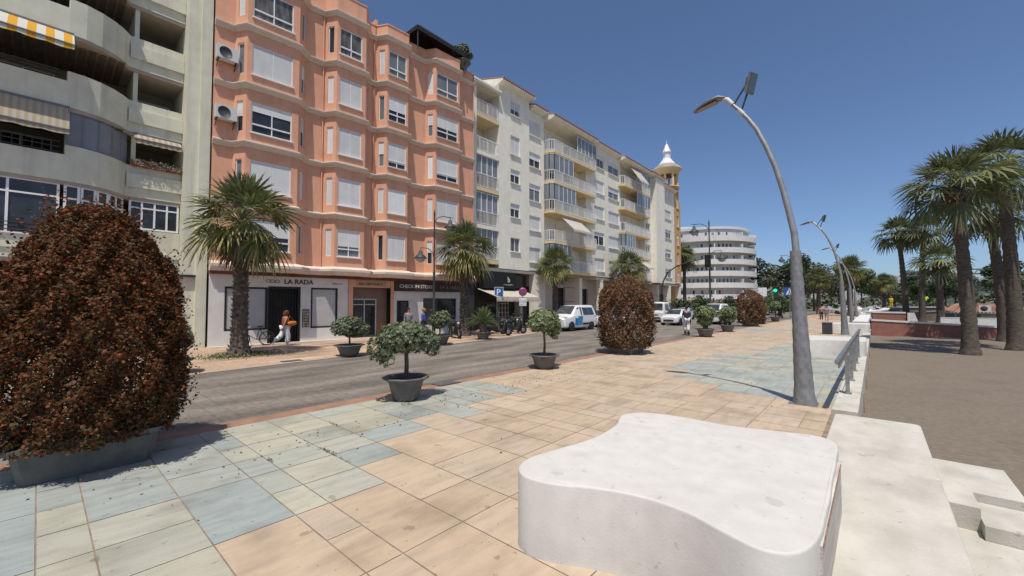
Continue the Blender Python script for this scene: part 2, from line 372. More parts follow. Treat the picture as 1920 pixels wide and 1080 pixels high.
# rough tiled flank with rust streak on the right side of the first seat
pa = MB(); pa.box(1.06, 1.083, -.92, .86, .02, .56)
pa.build('flank_panel', mat('streaked_panel', (.56, .54, .50), (.40, .33, .28), 5, .8, stretch=(1, .35, 12)), s0)
pa = MB(); pa.tube([(1.086, -.90 + .19 * i, .55 + .003 * (i % 2)) for i in range(10)], .005, 6); pa.build('rusty_edge', mat('rust', (.19, .09, .065), (.28, .17, .12), 20, .8), s0)
for i, (dy, lb) in enumerate(((17.3, 'white concrete seat with wavy sides behind the nearest curved lamp post'), (33.6, 'white concrete seat beyond the square litter bin'), (50.5, 'farthest white concrete seat on the promenade'))):
    o = s0.copy(); COL.objects.link(o); o.location.y += dy; o.location.x -= .0; o['label'] = lb

w = thing('beach_wall', 'broad cream stone slab wall beside the foreground seat above the sand', 'wall', (-.02, 0, 0))
g = MB(); g.box(-.52, .49, -4, 9.32, -1.2, .06); g.build('wall_body', M_wallstone, w)
def slab(mb, x0, x1, y0, y1, z0, z1, r=.10, b=.012):
    pl = []
    for cx, cy, a0 in ((x0 + .02, y0 + .02, 180), (x1 - .02, y0 + .02, 270), (x1 - r, y1 - r, 0), (x0 + r, y1 - r, 90)):
        rr = .02 if cy < y0 + .05 else r
        for q in range(6): a = radians(a0 + 18 * q); pl.append((cx + rr * cos(a), cy + rr * sin(a)))
    n = len(pl); cx = (x0 + x1) / 2; cy = (y0 + y1) / 2
    ins = [(x - b * (1 if x > cx else -1), y - b * (1 if y > cy else -1)) for x, y in pl]
    vs = [(x, y, z0) for x, y in pl] + [(x, y, z1 - b) for x, y in pl] + [(x, y, z1) for x, y in ins]
    mb.add(vs, [(q * n + i, q * n + (i + 1) % n, (q + 1) * n + (i + 1) % n, (q + 1) * n + i) for q in (0, 1) for i in range(n)] + [tuple(range(2 * n, 3 * n))], 0)
for y0, y1 in ((-4, 1.12), (1.126, 4.0), (4.006, 6.6), (6.606, 9.35)):
    g = MB(); slab(g, -.56, .52, y0, y1, .06, .10, .09 if y1 > 9 else .015); g.build('coping_slab', M_wallstone, w)
st = thing('stone_steps', 'cream stone steps going down from the slab wall to the sand', 'steps', (0, 0, 0))
g = MB(); g.box(.50, .80, 6.70, 8.42, -.7, -.15); g.box(.80, 1.22, 7.22, 8.42, -.7, -.152); g.build('upper_step', M_wallstone, st)
g = MB(); g.box(.80, 1.205, 6.5, 7.215, -.7, -.25); g.build('lower_step', M_wallstone, st)
g = MB(); g.box(.50, 1.6, 3.0, 6.495, -.75, -.40); g.box(.50, .795, 6.495, 6.695, -.75, -.40); g.build('bottom_landing', M_wallstone, st)
# footing with railing
f = thing('footing_wall', 'low pale footing under the steel railing above the sand', 'wall', (0, 0, 0))
g = MB(); g.box(-.66, -.28, 9.9, 42, -1.2, .05)
for y in (10.6, 13.6): g.box(-.56, -.42, y, y + .02, .05, .056)
g.build('footing', M_wallstone, f)
g = MB()
for y in (10.2, 12.5, 16, 20, 25): g.tube([(-.24, y, -.45), (-.25, y, -.06), (-.20, y + .1, -.03)], .009, 6)
g.build('rusty_stub', MATS['rust'], f)
rl = thing('steel_railing', 'grey steel handrail on five flat posts beside the sand', 'railing', (-.5, 0, 0))
for i, y in enumerate((11.84, 13.9, 15.9, 17.9, 19.9)):
    g = MB(); g.box(-.035, .035, y - .09, y + .09, .05, .9); g.box(-.07, .07, y - .11, y + .11, .05, .062); g.build('post', M_steel, rl)
g = MB(); g.tube([(-.06, 9.8, .95), (-.05, 14, .96), (0, 22, .97)], .042, 10); g.build('handrail', M_steel, rl)
g = MB(); g.bar((-.04, 9.9, .86), (0, 22, .88), .02, .07); g.build('rail_bracket', M_steel, rl)
g = MB()
for q in (.35, .6): g.tube([(0, 11.8, q * .8), (0, 20, q * .8)], .006, 5)
g.build('cable', M_steel, rl)
# low white parapet beyond the rail
p = thing('low_wall', 'long low white parapet beside the farther lamp posts', 'wall', (0, 0, 0))
g = MB(); g.box(-1.7, -.5, 36.4, 37.6, 0, .62); g.box(-1.2, -.45, 39.1, 62, -.9, .66); g.build('wall_body', M_white, p)
g = MB(); g.box(-1.26, -.39, 39.0, 62.1, .66, .74); g.build('coping', M_white, p)
p = thing('white_parapet', 'farther white parapet running along the end of the promenade', 'wall', (0, 0, 0))
g = MB(); g.box(-1.4, -.45, 66, 130, -.9, .7); g.box(-1.46, -.4, 65.9, 130, .7, .78); g.build('wall_body', M_white, p)
b = thing('litter_bin', 'square dark grey litter bin between two white concrete seats', 'litter bin', (-2.4, 34.2, 0))
g = MB(); g.box(-.26, .26, -.26, .26, .03, .74); g.box(-.22, .22, -.22, .22, 0, .03); g.build('bin_body', M_iron, b)
g = MB(); g.box(-.28, .28, -.28, -.2, .742, .78); g.box(-.28, .28, .2, .28, .742, .78); g.box(-.28, -.2, -.2, .2, .742, .78); g.box(.2, .28, -.2, .2, .742, .78); g.build('bin_rim', M_grey, b)
# service covers
for (x, y, lb) in ((-8.28, 6.9, 'dark metal drain grate in the kerb beside the wide potted tree'), (-15.4, 5.9, 'small metal cover near the far kerb by the potted ball tree')):
    d = thing('drain_grate', lb, 'drain cover', (x, y, .004 if x > -10 else .028))
    g = MB(); g.box(-.2, .2, -.33, .33, -.01, .006); g.build('grate_plate', M_iron, d)
    g = MB(); [g.box(-.17, .17, -.3 + .075 * q, -.26 + .075 * q, .006, .012) for q in range(8)]; g.build('grate_bar', M_grey, d)

# curved lamp posts
def lamp_post():
    r = thing('curved_lamp_post', 'nearest tall curved lamp post with patterned base and floodlight', 'lamp post', (-1.12, 10.32, 0), 0, 'curved lamp posts along the promenade')
    g = MB(); nseg = 24; rows = 30; vs = []
    for i in range(rows + 1):
        z = 3.12 * i / rows; rr = .185 - .087 * (i / rows) ** .8 + (.03 * (1 - z / .25) if z < .25 else 0)
        for j in range(nseg):
            a = 2 * pi * j / nseg; q = rr * (1 + .035 * sin(3 * a + z * 9) * (1 if i % 2 else -1)); vs.append((q * cos(a) - .10 * z / 3.1, q * sin(a), z + .01))
    g.add(vs, [(i * nseg + j, i * nseg + (j + 1) % nseg, (i + 1) * nseg + (j + 1) % nseg, (i + 1) * nseg + j) for i in range(rows) for j in range(nseg)], 0, None, True)
    ci = 0
    for i in range(rows):
        for j in range(nseg):
            w_ = (((j + i) // 2) + ((j - i) // 4)) % 3; g.c[ci] = [(.235, .235, .238), (.205, .206, .21), (.25, .25, .252)][w_]; ci += 1
    g.add(vs[-nseg:], [tuple(range(nseg))], 0)
    g.build('post_sleeve', mat('patterned_grey', (.2, .2, .2), (.8, .8, .82), 9, .6, .3, 20, attr=True, fac=.8, metal=.15), r)
    g = MB(); g.box(-.26, .22, -.22, .22, 0, .015); g.build('base_plate', M_grey, r)
    P = [(-.08, 3.05), (-.11, 3.5), (-.19, 3.95), (-.29, 4.45), (-.42, 4.98), (-.58, 5.45), (-.75, 5.87), (-.93, 6.18), (-1.1, 6.42), (-1.26, 6.62)]
    g = MB(); g.tube([(x, 0, z) for x, z in P], [.068 - .0035 * i for i in range(len(P))], 12); g.build('pole', M_lampm, r)
    g = MB(); g.tube([(-1.22, 0, 6.57), (-1.33, 0, 6.72), (-1.42, 0, 6.76)], [.055, .06, .05], 10); g.tube([(-1.0, 0, 6.28), (-1.1, 0, 6.42)], .048, 10); g.build('collar', mat('pale_collar', (.5, .5, .49), None, rough=.5), r)
    # flat leaf-shaped luminaire pointing to the street
    sec = [(-1.36, .05, 6.77, .05), (-1.5, .14, 6.80, .07), (-1.7, .17, 6.76, .065), (-1.9, .15, 6.70, .045), (-2.06, .08, 6.64, .02)]
    vs = []; n = 10
    for x, w_, z, t in sec: vs += [(x, w_ * cos(2 * pi * j / n), z + t * (sin(2 * pi * j / n) if sin(2 * pi * j / n) > 0 else .35 * sin(2 * pi * j / n))) for j in range(n)]
    g = MB(); g.add(vs, [(i * n + j, (i + 1) * n + j, (i + 1) * n + (j + 1) % n, i * n + (j + 1) % n) for i in range(len(sec) - 1) for j in range(n)], 0, None, True)
    g.add(vs[:n], [tuple(range(n))]); g.add(vs[-n:], [tuple(range(n))[::-1]]); h = g.build('lamp_head', M_grey, r)
    g = MB(); g.add([(-1.55, -.11, 6.735), (-1.55, .11, 6.735), (-1.98, .08, 6.652), (-1.98, -.08, 6.652)], [(0, 1, 2, 3)]); g.add([(-1.55, -.11, 6.731), (-1.55, .11, 6.731), (-1.98, .08, 6.648), (-1.98, -.08, 6.648)], [(3, 2, 1, 0)])
    g.build('lamp_glass', mat('frosted', (.20, .19, .18), None, rough=.3), h)
    # floodlight: a tilted slab facing the sea
    fl = MB(); fl.T = Matrix.Translation((-.84, 0, 6.93)) @ Vector((.93, -.22, -.30)).to_track_quat('Z', 'X').to_matrix().to_4x4() @ Matrix.Rotation(radians(6), 4, 'Z')
    fl.box(-.21, .21, -.15, .15, -.02, .03); fl.box(-.13, .13, -.09, .09, -.09, -.02); q = fl.build('floodlight', M_grey, r)
    f2 = MB(); f2.T = fl.T; f2.box(-.185, .185, -.125, .125, .031, .037); f2.build('floodlight_glass', M_glassb, q)
    g = MB()
    for (a1, b1) in (((-1.20, 0, 6.56), (-.93, .02, 6.97)), ((-1.05, 0, 6.36), (-.92, .03, 6.76))): g.tube([a1, b1], .02, 6)
    g.build('bracket', M_iron, r)
    return r
lp = lamp_post()
for x, y, s, lb in ((-1.5, 34.4, 1.11, 'second curved lamp post standing behind the litter bin'), (-1.7, 52, 1.11, 'third curved lamp post along the white parapet'), (-1.85, 70, 1.11, 'fourth curved lamp post, farthest of the row along the promenade'), (9.3, 110, 1.05, 'curved lamp post beyond the stone wall on the beach side'), (19.5, 96, 1.1, 'pale curved lamp post left of the tiled beach kiosk')):
    copy_tree(lp, (x, y, 0), 0, lb, s)

# ------------------------------------------------------------ building toolkit (local frame: x along facade, -y towards the street)
def frame(p0, p1):
    d = (p1 - p0).normalized(); return d, Vector((d.y, -d.x))        # direction, outward normal
def V2(s, n): return Vector((s, -n))
def panel(mb, p0, p1, z0, z1, ops=(), t=.16, mi=0):
    "wall strip p0->p1 with real openings (a,b,z0,z1) measured along it"
    L_ = (p1 - p0).length; d, n = frame(p0, p1)
    ops = [o for o in ops if o[3] > z0 and o[2] < z1]
    xs = sorted({0, L_, *[o[0] for o in ops], *[o[1] for o in ops]}); zs = sorted({z0, z1, *[max(o[2], z0) for o in ops], *[min(o[3], z1) for o in ops]})
    P = lambda a, z, dep=0: (*(p0 + d * a - n * dep), z)
    for i in range(len(xs) - 1):
        for j in range(len(zs) - 1):
            cx = (xs[i] + xs[i + 1]) / 2; cz = (zs[j] + zs[j + 1]) / 2
            if any(o[0] < cx < o[1] and o[2] < cz < o[3] for o in ops): continue
            mb.quad(P(xs[i], zs[j]), P(xs[i + 1], zs[j]), P(xs[i + 1], zs[j + 1]), P(xs[i], zs[j + 1]), mi)
    for a, b, c, e in ops:
        mb.quad(P(a, c), P(b, c), P(b, c, t), P(a, c, t), mi); mb.quad(P(a, e, t), P(b, e, t), P(b, e), P(a, e), mi)
        mb.quad(P(a, c, t), P(a, e, t), P(a, e), P(a, c), mi); mb.quad(P(b, c), P(b, e), P(b, e, t), P(b, c, t), mi)
def win(par, p0, p1, a, b, z0, z1, panes=2, shut=0., glass=None, rail=0., fr=.05, dep=.07, transom=0., mframe=None, mshut=None, box=True):
    d, n = frame(p0, p1); g = MB(); glass = glass or M_glass
    def bx(u0, u1, w0, w1, d0, d1, mb=None):                          # box in wall coordinates
        A = p0 + d * u0 - n * d0; B = p0 + d * u1 - n * d0; C_ = p0 + d * u1 - n * d1; D = p0 + d * u0 - n * d1
        (mb or g).prism([(q.x, q.y) for q in (A, B, C_, D)], w0, w1)
    d0, d1 = dep - .03, dep + .03
    bx(a + .002, a + fr, z0 + .002, z1 - .002, d0, d1); bx(b - fr, b - .002, z0 + .002, z1 - .002, d0, d1)
    bx(a + fr, b - fr, z1 - fr, z1 - .002, d0, d1); bx(a + fr, b - fr, z0 + .002, z0 + fr, d0, d1)
    for i in range(1, panes):
        x = a + (b - a) * i / panes; bx(x - fr * .45, x + fr * .45, z0 + fr, z1 - fr, d0 + .004, d1 - .004)
    if transom: zz = z0 + (z1 - z0) * transom; bx(a + fr, b - fr, zz - fr * .4, zz + fr * .4, d0 + .002, d1 - .002)
    if rail: zz = z0 + rail; bx(a + fr, b - fr, zz - .03, zz + .03, d0 - .012, d1)
    o = g.build('window', mframe or M_wframe, par)
    q = MB(); P = lambda u, z, dd: (*(p0 + d * u - n * dd), z)
    q.quad(P(a + fr * .5, z0 + fr * .5, dep + .01), P(b - fr * .5, z0 + fr * .5, dep + .01), P(b - fr * .5, z1 - fr * .5, dep + .01), P(a + fr * .5, z1 - fr * .5, dep + .01))
    q.build('pane', glass, o)
    if shut:
        zz = z1 - (z1 - z0) * shut; q = MB(); cut = max(zz, z0 + fr)
        for i in range(panes): 
            u0 = a + (b - a) * i / panes + fr * .6; u1 = a + (b - a) * (i + 1) / panes - fr * .6
            bx(u0, u1, cut, z1 - .01, d0 + .006, d0 + .02, q)
        q.build('shutter', mshut or M_shut, o)
    return o
def sweep(mb, pts, prof, mi=0):
    "profile [(outward, z)] swept along plan polyline"
    ns = [frame(pts[i], pts[i + 1])[1] for i in range(len(pts) - 1)]; rings = []
    for i, p in enumerate(pts):
        if i == 0: m = ns[0]
        elif i == len(pts) - 1: m = ns[-1]
        else:
            m = (ns[i - 1] + ns[i]).normalized(); m = m / max(.5, m.dot(ns[i]))
        rings.append([(*(p + m * o), z) for o, z in prof])
    q = len(prof)
    for i in range(len(rings) - 1):
        mb.add(rings[i] + rings[i + 1], [(j, j + q, (j + 1) % q + q, (j + 1) % q) for j in range(q)], mi)
    mb.add(rings[0], [tuple(range(q))], mi); mb.add(rings[-1], [tuple(range(q))[::-1]], mi)
def rails(par, pts, z0, z1, m=None, step=.13, name='railing', solid=None):
    g = MB()
    for a, b in zip(pts[:-1], pts[1:]):
        L_ = (b - a).length; g.bar((*a, z1 - .02), (*b, z1 - .02), .05, .045); g.bar((*a, z0 + .08), (*b, z0 + .08), .035)
        n = max(1, int(L_ / step))
        for i in range(n + 1):
            p = a + (b - a) * i / n; g.bar((*p, z0 + .02), (*p, z1 - .03), .045 if i % 8 == 0 else .026)
    o = g.build(name, m or M_wframe, par)
    return o

# ------------------------------------------------------------ salmon apartment block
p0 = Vector((-22.8, 5.05)); p1 = Vector((-21.7, 20.55)); dd = p1 - p0
PK = thing('apartment_building', 'salmon pink apartment block with zigzag bays and pale mouldings above street shops', 'building', (*p0, 0), atan2(dd.y, dd.x))
bays = [(.82, 1.2, 3.5, 4.1), (5.0, 5.4, 7.05, 7.5), (8.0, 8.38, 9.8, 10.2), (11.42, 11.82, 13.78, 14.2)]
plan = [V2(0.02, 0)]
for a, b, c, e in bays: plan += [V2(a, 0), V2(b, .62), V2(c, .62), V2(e, 0)]
plan.append(V2(15.55, 0))
Z = [3.95 + 2.8 * i for i in range(6)]
state = {0: [(.0, M_curtain), (1, None), (.30, M_glass), (1, None), (.55, M_glass)], 1: [(0, M_curtain), (1, None), (1, None), (1, None), (.62, M_glassb)],
         2: [(0, M_glassb), (.55, M_glass), (.8, M_glass), (1, None), (1, None)], 3: [(0, M_glassb), (.55, M_glass), (.8, M_glass), (.97, M_glass), (1, None)]}
wl = MB()
nseg = len(plan) - 1; wins = []
for si in range(nseg):
    a, b = plan[si], plan[si + 1]; L_ = (b - a).length; bi, kind = divmod(si, 4) if si < nseg else (0, 0)
    kind = si % 4; bi = si // 4; ops = []
    for fl in range(5):
        zb = Z[fl]
        if kind == 2 and bi < 4:
            m_ = {0: (.22, L_ - .30), 1: (.16, L_ - .22), 2: (.10, L_ - .12), 3: (.10, L_ - .14)}[bi]; o = (m_[0], m_[1], zb + .62, zb + 2.1)
            ops.append(o); wins.append((a, b, o, bi, fl, 'f'))
        elif kind in (1, 3) and bi < 4:
            c = L_ / 2; o = (c - .18, c + .18, zb + .62, zb + 2.1); ops.append(o); wins.append((a, b, o, bi, fl, 'n'))
    panel(wl, a, b, Z[0] - .05, Z[5], ops)
# parapet and body behind
panel(wl, plan[0], plan[1], Z[5], 19.1)
for a, b in zip(plan[1:8], plan[2:9]): panel(wl, a, b, Z[5], 19.1)
for a, b in zip(plan[8:-1], plan[9:]): panel(wl, a, b, Z[5], 18.72)
wl.build('wall', M_pink, PK)
bd = MB()
inner = lambda P: [(p.x, p.y + .2) for p in P]
bd.prism([(p.x, p.y + .18) for p in plan] + [(15.55, 13), (0.02, 13)], Z[0], 18.0); bd.prism([(0.02, .1), (15.55, .1), (15.55, 13.1), (.02, 13.1)], 18.0, 18.2)
for q in ((7.9, .15, 18.0, 19.15), (15.4, .15, 17.9, 18.74), (.02, .15, 18, 19.1)): bd.box(q[0], q[0] + .14, -.0, 9, q[2], q[3])
bd.build('wall_core', M_pink, PK)
for z in Z:
    g = MB()
    if z == Z[0]: pr = [(-.05, z - .42), (.30, z - .42), (.42, z - .22), (.42, z - .1), (.12, z + .04), (-.05, z + .06)]
    else: pr = [(-.05, z - .16), (.06, z - .15), (.09, z - .07), (.16, z - .03), (.20, z + .05), (.20, z + .10), (.03, z + .17), (-.05, z + .17)]
    sweep(g, plan if z > Z[0] else plan, pr); g.build('moulding', M_mould, PK)
g = MB(); sweep(g, plan[:9], [(-.04, 19.1), (.03, 19.1), (.03, 19.17), (-.16, 19.17), (-.16, 19.1)]); sweep(g, plan[8:], [(-.04, 18.72), (.03, 18.72), (.03, 18.79), (-.16, 18.79), (-.16, 18.72)]); g.build('parapet_cap', M_pink, PK)
for a, b, o, bi, fl, kd in wins:
    row = 4 - fl
    if kd == 'f':
        sh, gl = state[bi][row]; win(PK, a, b, *o, panes=2, shut=sh, glass=gl, rail=.42 if sh < .9 else 0, mframe=M_wframe)
        g = MB(); d, n = frame(a, b); A = a + d * (o[0] - .05); B = a + d * (o[1] + .05)
        g.bar((*(A + n * .03), o[2] - .03), (*(B + n * .03), o[2] - .03), .10, .05); g.build('sill', M_wframe if bi in (0, 1) else M_mould, PK)
    else:
        sh = R.choice([1, 1, 1, .5, 0]) if not (bi == 1 and row == 0) else 0
        win(PK, a, b, *o, panes=1, shut=sh, glass=M_glassb if R.random() < .5 else M_glass, fr=.035)
g = MB()
for s_ in (4.9, 7.82, 15.47): g.tube([(s_, -.05, 3.6), (s_, -.05, 18.2)], .035, 6)
g.build('downpipe', M_pink, PK)
# air conditioners
for z in (13.35, 10.55):
    a_ = thing('air_conditioner', 'white air conditioner unit %s on the salmon wall beside the green block' % ('upper' if z > 12 else 'lower'), 'air conditioner', (-22.78 + .30, 5.5, z))
    g = MB(); g.box(-.2, .14, -.42, .42, 0, .62); g.build('casing', mat('ac_white', (.6, .6, .58), None, rough=.5), a_)
    g = MB(); T = Matrix.Translation((.142, -.1, .31)) @ Matrix.Rotation(pi / 2, 4, 'Y'); g.T = T; g.lathe([(.001, 0), (.24, 0), (.25, .015)], 20); g.build('fan_grille', M_iron, a_)
    
    for yy in (-.35, .35): g = MB(); g.bar((-.3, yy, -.02), (.1, yy, -.02), .04); g.bar((-.3, yy, -.3), (.05, yy, -.04), .03); g.build('bracket', M_iron, a_)
# ground floor: canopy recess, shops
gf = MB()
gf.box(.02, 15.5, -.28, .06, 3.38, 3.53)                                        # soffit band
gf.build('canopy_band', mat('maroon_band', (.17, .06, .045), (.14, .05, .04), 2, .8), PK)
def gpanel(name, s0, s1, z0, z1, n, m, ops=(), t=.2):
    g = MB(); panel(g, V2(s0, n), V2(s1, n), z0, z1, ops, t); return g.build(name, m, PK)
gpanel('shop_wall', .02, 6.42, 0, 3.38, .10, mat('shop_white', (.68, .66, .62), (.62, .60, .56), 2, .8, dirt=.25), [(.62, 2.40, .74, 2.82), (2.40, 3.92, 0.02, 2.88), (4.42, 5.82, .72, 2.86)])
gpanel('shop_wall', 6.42, 6.68, 0, 3.4, .14, M_pink); gpanel('shop_wall', 9.0, 9.22, 0, 3.4, .14, M_pink)
gpanel('shop_wall', 6.68, 9.0, 2.95, 3.4, .10, M_pink)
gpanel('shop_wall', 9.22, 14.6, 0, 2.78, .12, MATS['shop_white'], [(9.42 - 9.22, 10.28 - 9.22, .02, 2.2), (11.3 - 9.22, 13.95 - 9.22, .62, 2.36)])
gpanel('shop_wall', 14.6, 15.55, 0, 3.4, .12, M_dark)
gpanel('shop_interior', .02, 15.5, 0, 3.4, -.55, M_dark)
# white blinded windows in black frames
for s0, s1, z0, z1 in ((.62, 2.40, .74, 2.82), (4.42, 5.82, .72, 2.86)):
    win(PK, V2(.02, .10), V2(6.42, .10), s0 - .02 + .02 * 0, s1 - .02, z0, z1, panes=1, fr=.09, mframe=M_black, glass=mat('white_film', (.46, .455, .44), (.40, .40, .385), 2, .35), dep=.03)
g = MB(); panel(g, V2(2.40, .02), V2(3.94, .02), 0.02, 2.9, [(.12, 1.42, .02, 2.75)], .1)
for i in range(9): g.box(2.60 + .14 * i, 2.64 + .14 * i, .06, .10, .05, 2.75)
g.box(2.5, 3.86, .05, .09, .9, .96); g.build('door', M_black, PK)
g = MB(); g.box(4.02, 4.36, -.13, -.102, .78, 1.72); mb_ = g.build('menu_board', M_iron, PK)
g = MB()
for i in range(3):
    for j in range(6): g.box(4.05 + .1 * i, 4.125 + .1 * i, -.137, -.131, .82 + .145 * j, .93 + .145 * j)
g.build('menu_photo', mat('menu_photo', (.4, .3, .2), island=[(.5, .45, .38), (.35, .22, .14), (.5, .5, .48), (.2, .17, .15)]), mb_)
text('LA RADA', .34, PK, M_black, (3.13, -.115, 3.02), (pi / 2, 0, 0), depth=.012)
g = MB()
for i in range(3):
    c = 2.42 + .2 * i; g.tube([(c + .12 * cos(a / 8 * pi * 2), -.112, 3.13 + .07 * sin(a / 8 * pi * 2)) for a in range(9)], .012, 5)
g.build('emblem', M_black, PK)
strokes(PK, M_black, 5.55, 6.15, -.105, 3.05, .09, 3)
# residential entrance
g = MB(); g.box(6.86, 8.72, -.135, -.10, 3.02, 3.30); sg = g.build('name_plate', mat('tan_plate', (.42, .30, .19), None, rough=.6), PK)
t_ = text('EDF. NEPTUNO II', .17, PK, mat('bronze_letter', (.12, .07, .045), None), (7.0, -.145, 3.09), (pi / 2, 0, 0), depth=.008, sx=1.12)
g = MB(); panel(g, V2(6.68, -.35), V2(9.0, -.35), 0, 3.38, [(.15, 1.65, .02, 2.3)], .1); g.build('entrance_wall', mat('brown_tile', (.22, .13, .09), (.18, .11, .08), 2, .4), PK)
win(PK, V2(6.68, -.35), V2(9.0, -.35), .15, 1.65, .02, 2.3, panes=2, transom=.85, fr=.07, mframe=mat('alu', (.45, .44, .42), None, rough=.4), dep=.02)
# check-in shop
g = MB(); g.box(9.24, 14.6, -.30, -.125, 2.80, 3.37); g.build('fascia_sign', mat('brown_fascia', (.05, .032, .028), None, rough=.5), PK)
text('CHECK-IN STORE', .30, PK, mat('letter_white', (.62, .6, .57), None), (9.5, -.312, 2.98), (pi / 2, 0, 0), depth=.008)
strokes(PK, mat('letter_grey', (.36, .30, .27), None), 12.5, 14.3, -.302, 2.99, .2, 5)
win(PK, V2(9.22, .12), V2(14.6, .12), .2, 1.06, .02, 2.2, panes=1, fr=.05, mframe=M_black, dep=.1)
wn = win(PK, V2(9.22, .12), V2(14.6, .12), 2.08, 4.73, .62, 2.36, panes=2, fr=.05, mframe=M_black, dep=.1)
g = MB()
for i in range(26): x = 11.9 + R.random() * 1.9; z = .7 + R.random() * 1.0; g.box(x, x + .08 + .1 * R.random(), -.048, -.04, z, z + .1)
g.build('window_display', mat('display', (.2, .1, .05), island=[(.28, .14, .03), (.12, .05, .03), (.25, .2, .12), (.05, .09, .12)]), wn)
g = MB(); g.box(.02, 15.5, -.34, .3, 0.0, .06); g.build('doorstep', M_mould, PK)
# roof terrace pieces
tl = thing('roof_canopy', 'black pitched canopy on the roof terrace of the salmon block', 'canopy', (-22.6, 17.2, 18.55)); tl.scale = (1.25, 1.3, 1.2)
g = MB(); b = [(-1.6, -1.6), (1.2, -1.6), (1.2, 1.6), (-1.6, 1.6)]; t_ = [(-.5, -.7), (.1, -.7), (.1, .7), (-.5, .7)]
g.add([(x, y, .75) for x, y in b] + [(x, y, 1.75) for x, y in t_], [(0, 1, 5, 4), (1, 2, 6, 5), (2, 3, 7, 6), (3, 0, 4, 7), (4, 5, 6, 7)]); g.add([(x, y, .52) for x, y in b] + [(x, y, .75) for x, y in b], [(0, 1, 5, 4), (1, 2, 6, 5), (2, 3, 7, 6), (3, 0, 4, 7)]); g.build('canopy_cloth', mat('black_cloth', (.016, .014, .02), None, rough=.9), tl)
for x, y in b:
    g = MB(); g.tube([(x * .95, y * .95, -.4), (x * .95, y * .95, .74)], .03, 6); g.build('pole', M_iron, tl)
rr = thing('roof_railing', 'dark iron railing along the top of the salmon block roof', 'railing', (-22.1, 12.0, 19.17))
g = MB()
for i in range(14): g.tube([(0, -1.9 + .15 * i, 0), (.0, -1.9 + .15 * i, .32), (.06, -1.9 + .15 * i, .38)], .014, 5)
g.tube([(0, -2, .2), (0, .1, .2)], .016, 5); g.build('iron_bars', M_iron, rr)

# ------------------------------------------------------------ pale green block with curved balconies
GR = thing('apartment_building', 'pale green apartment block with curved balconies and awnings at the left edge', 'building', (0, 0, 0))
gp = [(-22.6, -10), (-22.6, .5), (-22.66, .95), (-22.85, 1.4), (-23.15, 1.8), (-23.5, 2.1), (-23.85, 2.32), (-23.85, 4.16)]
gp = [Vector(p) for p in gp]
B_ = [3.66, 6.6, 9.4, 12.2, 15.0, 17.8]
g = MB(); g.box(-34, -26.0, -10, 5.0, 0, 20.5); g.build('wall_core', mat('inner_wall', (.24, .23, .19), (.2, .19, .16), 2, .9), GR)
g = MB(); g.box(-26.1, -23.05, 4.17, 5.02, 0, 20.5); g.box(-23.05, -22.88, 4.62, 5.02, 0, 20.5); g.build('wall_pilaster', M_green, GR)
for i, zb in enumerate(B_):
    g = MB()
    if i == 0:
        sweep(g, gp, [(-.25, 3.66), (0, 3.66), (0, 4.95 - .45), (-.25, 4.5)])
        sweep(g, gp[6:], [(-.25, 4.5), (0, 4.5), (0, 5.2), (-.25, 5.2)])
        sweep(g, gp, [(.0, 4.0), (.05, 4.0), (.05, 4.2), (0, 4.2)])
    else:
        sweep(g, gp[:2], [(-.2, zb), (0, zb), (0, zb + .98), (-.2, zb + .98)])
        sweep(g, gp[1:], [(-.2, zb), (.0, zb), (.0, zb + 1.36), (-.2, zb + 1.36)])
        sweep(g, gp[6:], [(.0, zb + .42), (.09, zb + .42), (.09, zb + 1.0), (.0, zb + 1.0)])
    g.build('parapet', M_green, GR)
    g = MB(); poly = [(p.x - .03, p.y) for p in gp] + [(-26.2, 4.16), (-26.2, -10)]
    g.prism(poly, zb - .14, zb + .02); g.build('floor_slab', mat('slab_beige', (.42, .37, .30), (.36, .31, .25), 2, .9), GR)
# recess fittings per floor: sliding doors behind, divider walls
for i, zb in enumerate(B_[1:5], 1):
    g = MB(); g.box(-26.0, -23.95, 2.45, 2.6, zb + .02, zb + 2.66); g.build('divider_wall', M_green, GR)
    g = MB(); g.box(-26, -22.9, -3.4, -3.2, zb + .02, zb + 2.66); g.build('divider_wall', M_green, GR)
    win(GR, Vector((-25.97, -3)), Vector((-25.97, 2.3)), .6, 3.2, zb + .1, zb + 2.3, panes=3, glass=M_glass, dep=-.05)
    win(GR, Vector((-25.97, 2.7)), Vector((-25.97, 4.1)), .1, 1.3, zb + .1, zb + 2.2, panes=2, glass=M_glass, dep=-.05)
    g = MB()                                                # slatted soffit
    for q in range(24): g.box(-25.9, -23.2, -4.5 + .28 * q, -4.32 + .28 * q, zb + 2.60, zb + 2.64)
    g.build('soffit_slats', mat('soffit', (.16, .12, .09), (.12, .09, .07), 3, .8), GR)
# first floor windows in white frames following the curve
z0, z1 = 4.98, 6.50
for a, b, pn in ((Vector((-22.66, -3.3)), Vector((-22.66, .42)), 3), (gp[1] + Vector((-.06, 0)), gp[2] + Vector((-.06, 0)), 1), (gp[2] + Vector((-.06, 0)), gp[3] + Vector((-.06, 0)), 1), (gp[3] + Vector((-.06, 0)), gp[4] + Vector((-.06, -.03)), 1), (gp[4] + Vector((-.06, -.03)), gp[6] + Vector((-.02, -.06)), 2), (Vector((-23.9, 2.42)), Vector((-23.9, 4.14)), 4)):
    L_ = (b - a).length; win(GR, a, b, .01, L_ - .01, z0 + (.25 if pn == 4 else 0) - (.5 if pn == 3 else .5 if pn < 3 else 0), z1 + .0, panes=pn, transom=.74, fr=.075, dep=.03)
g = MB()
for z in (4.62, 4.75, 4.88): g.bar((-22.52, -9, z), (-22.52, .4, z), .03)
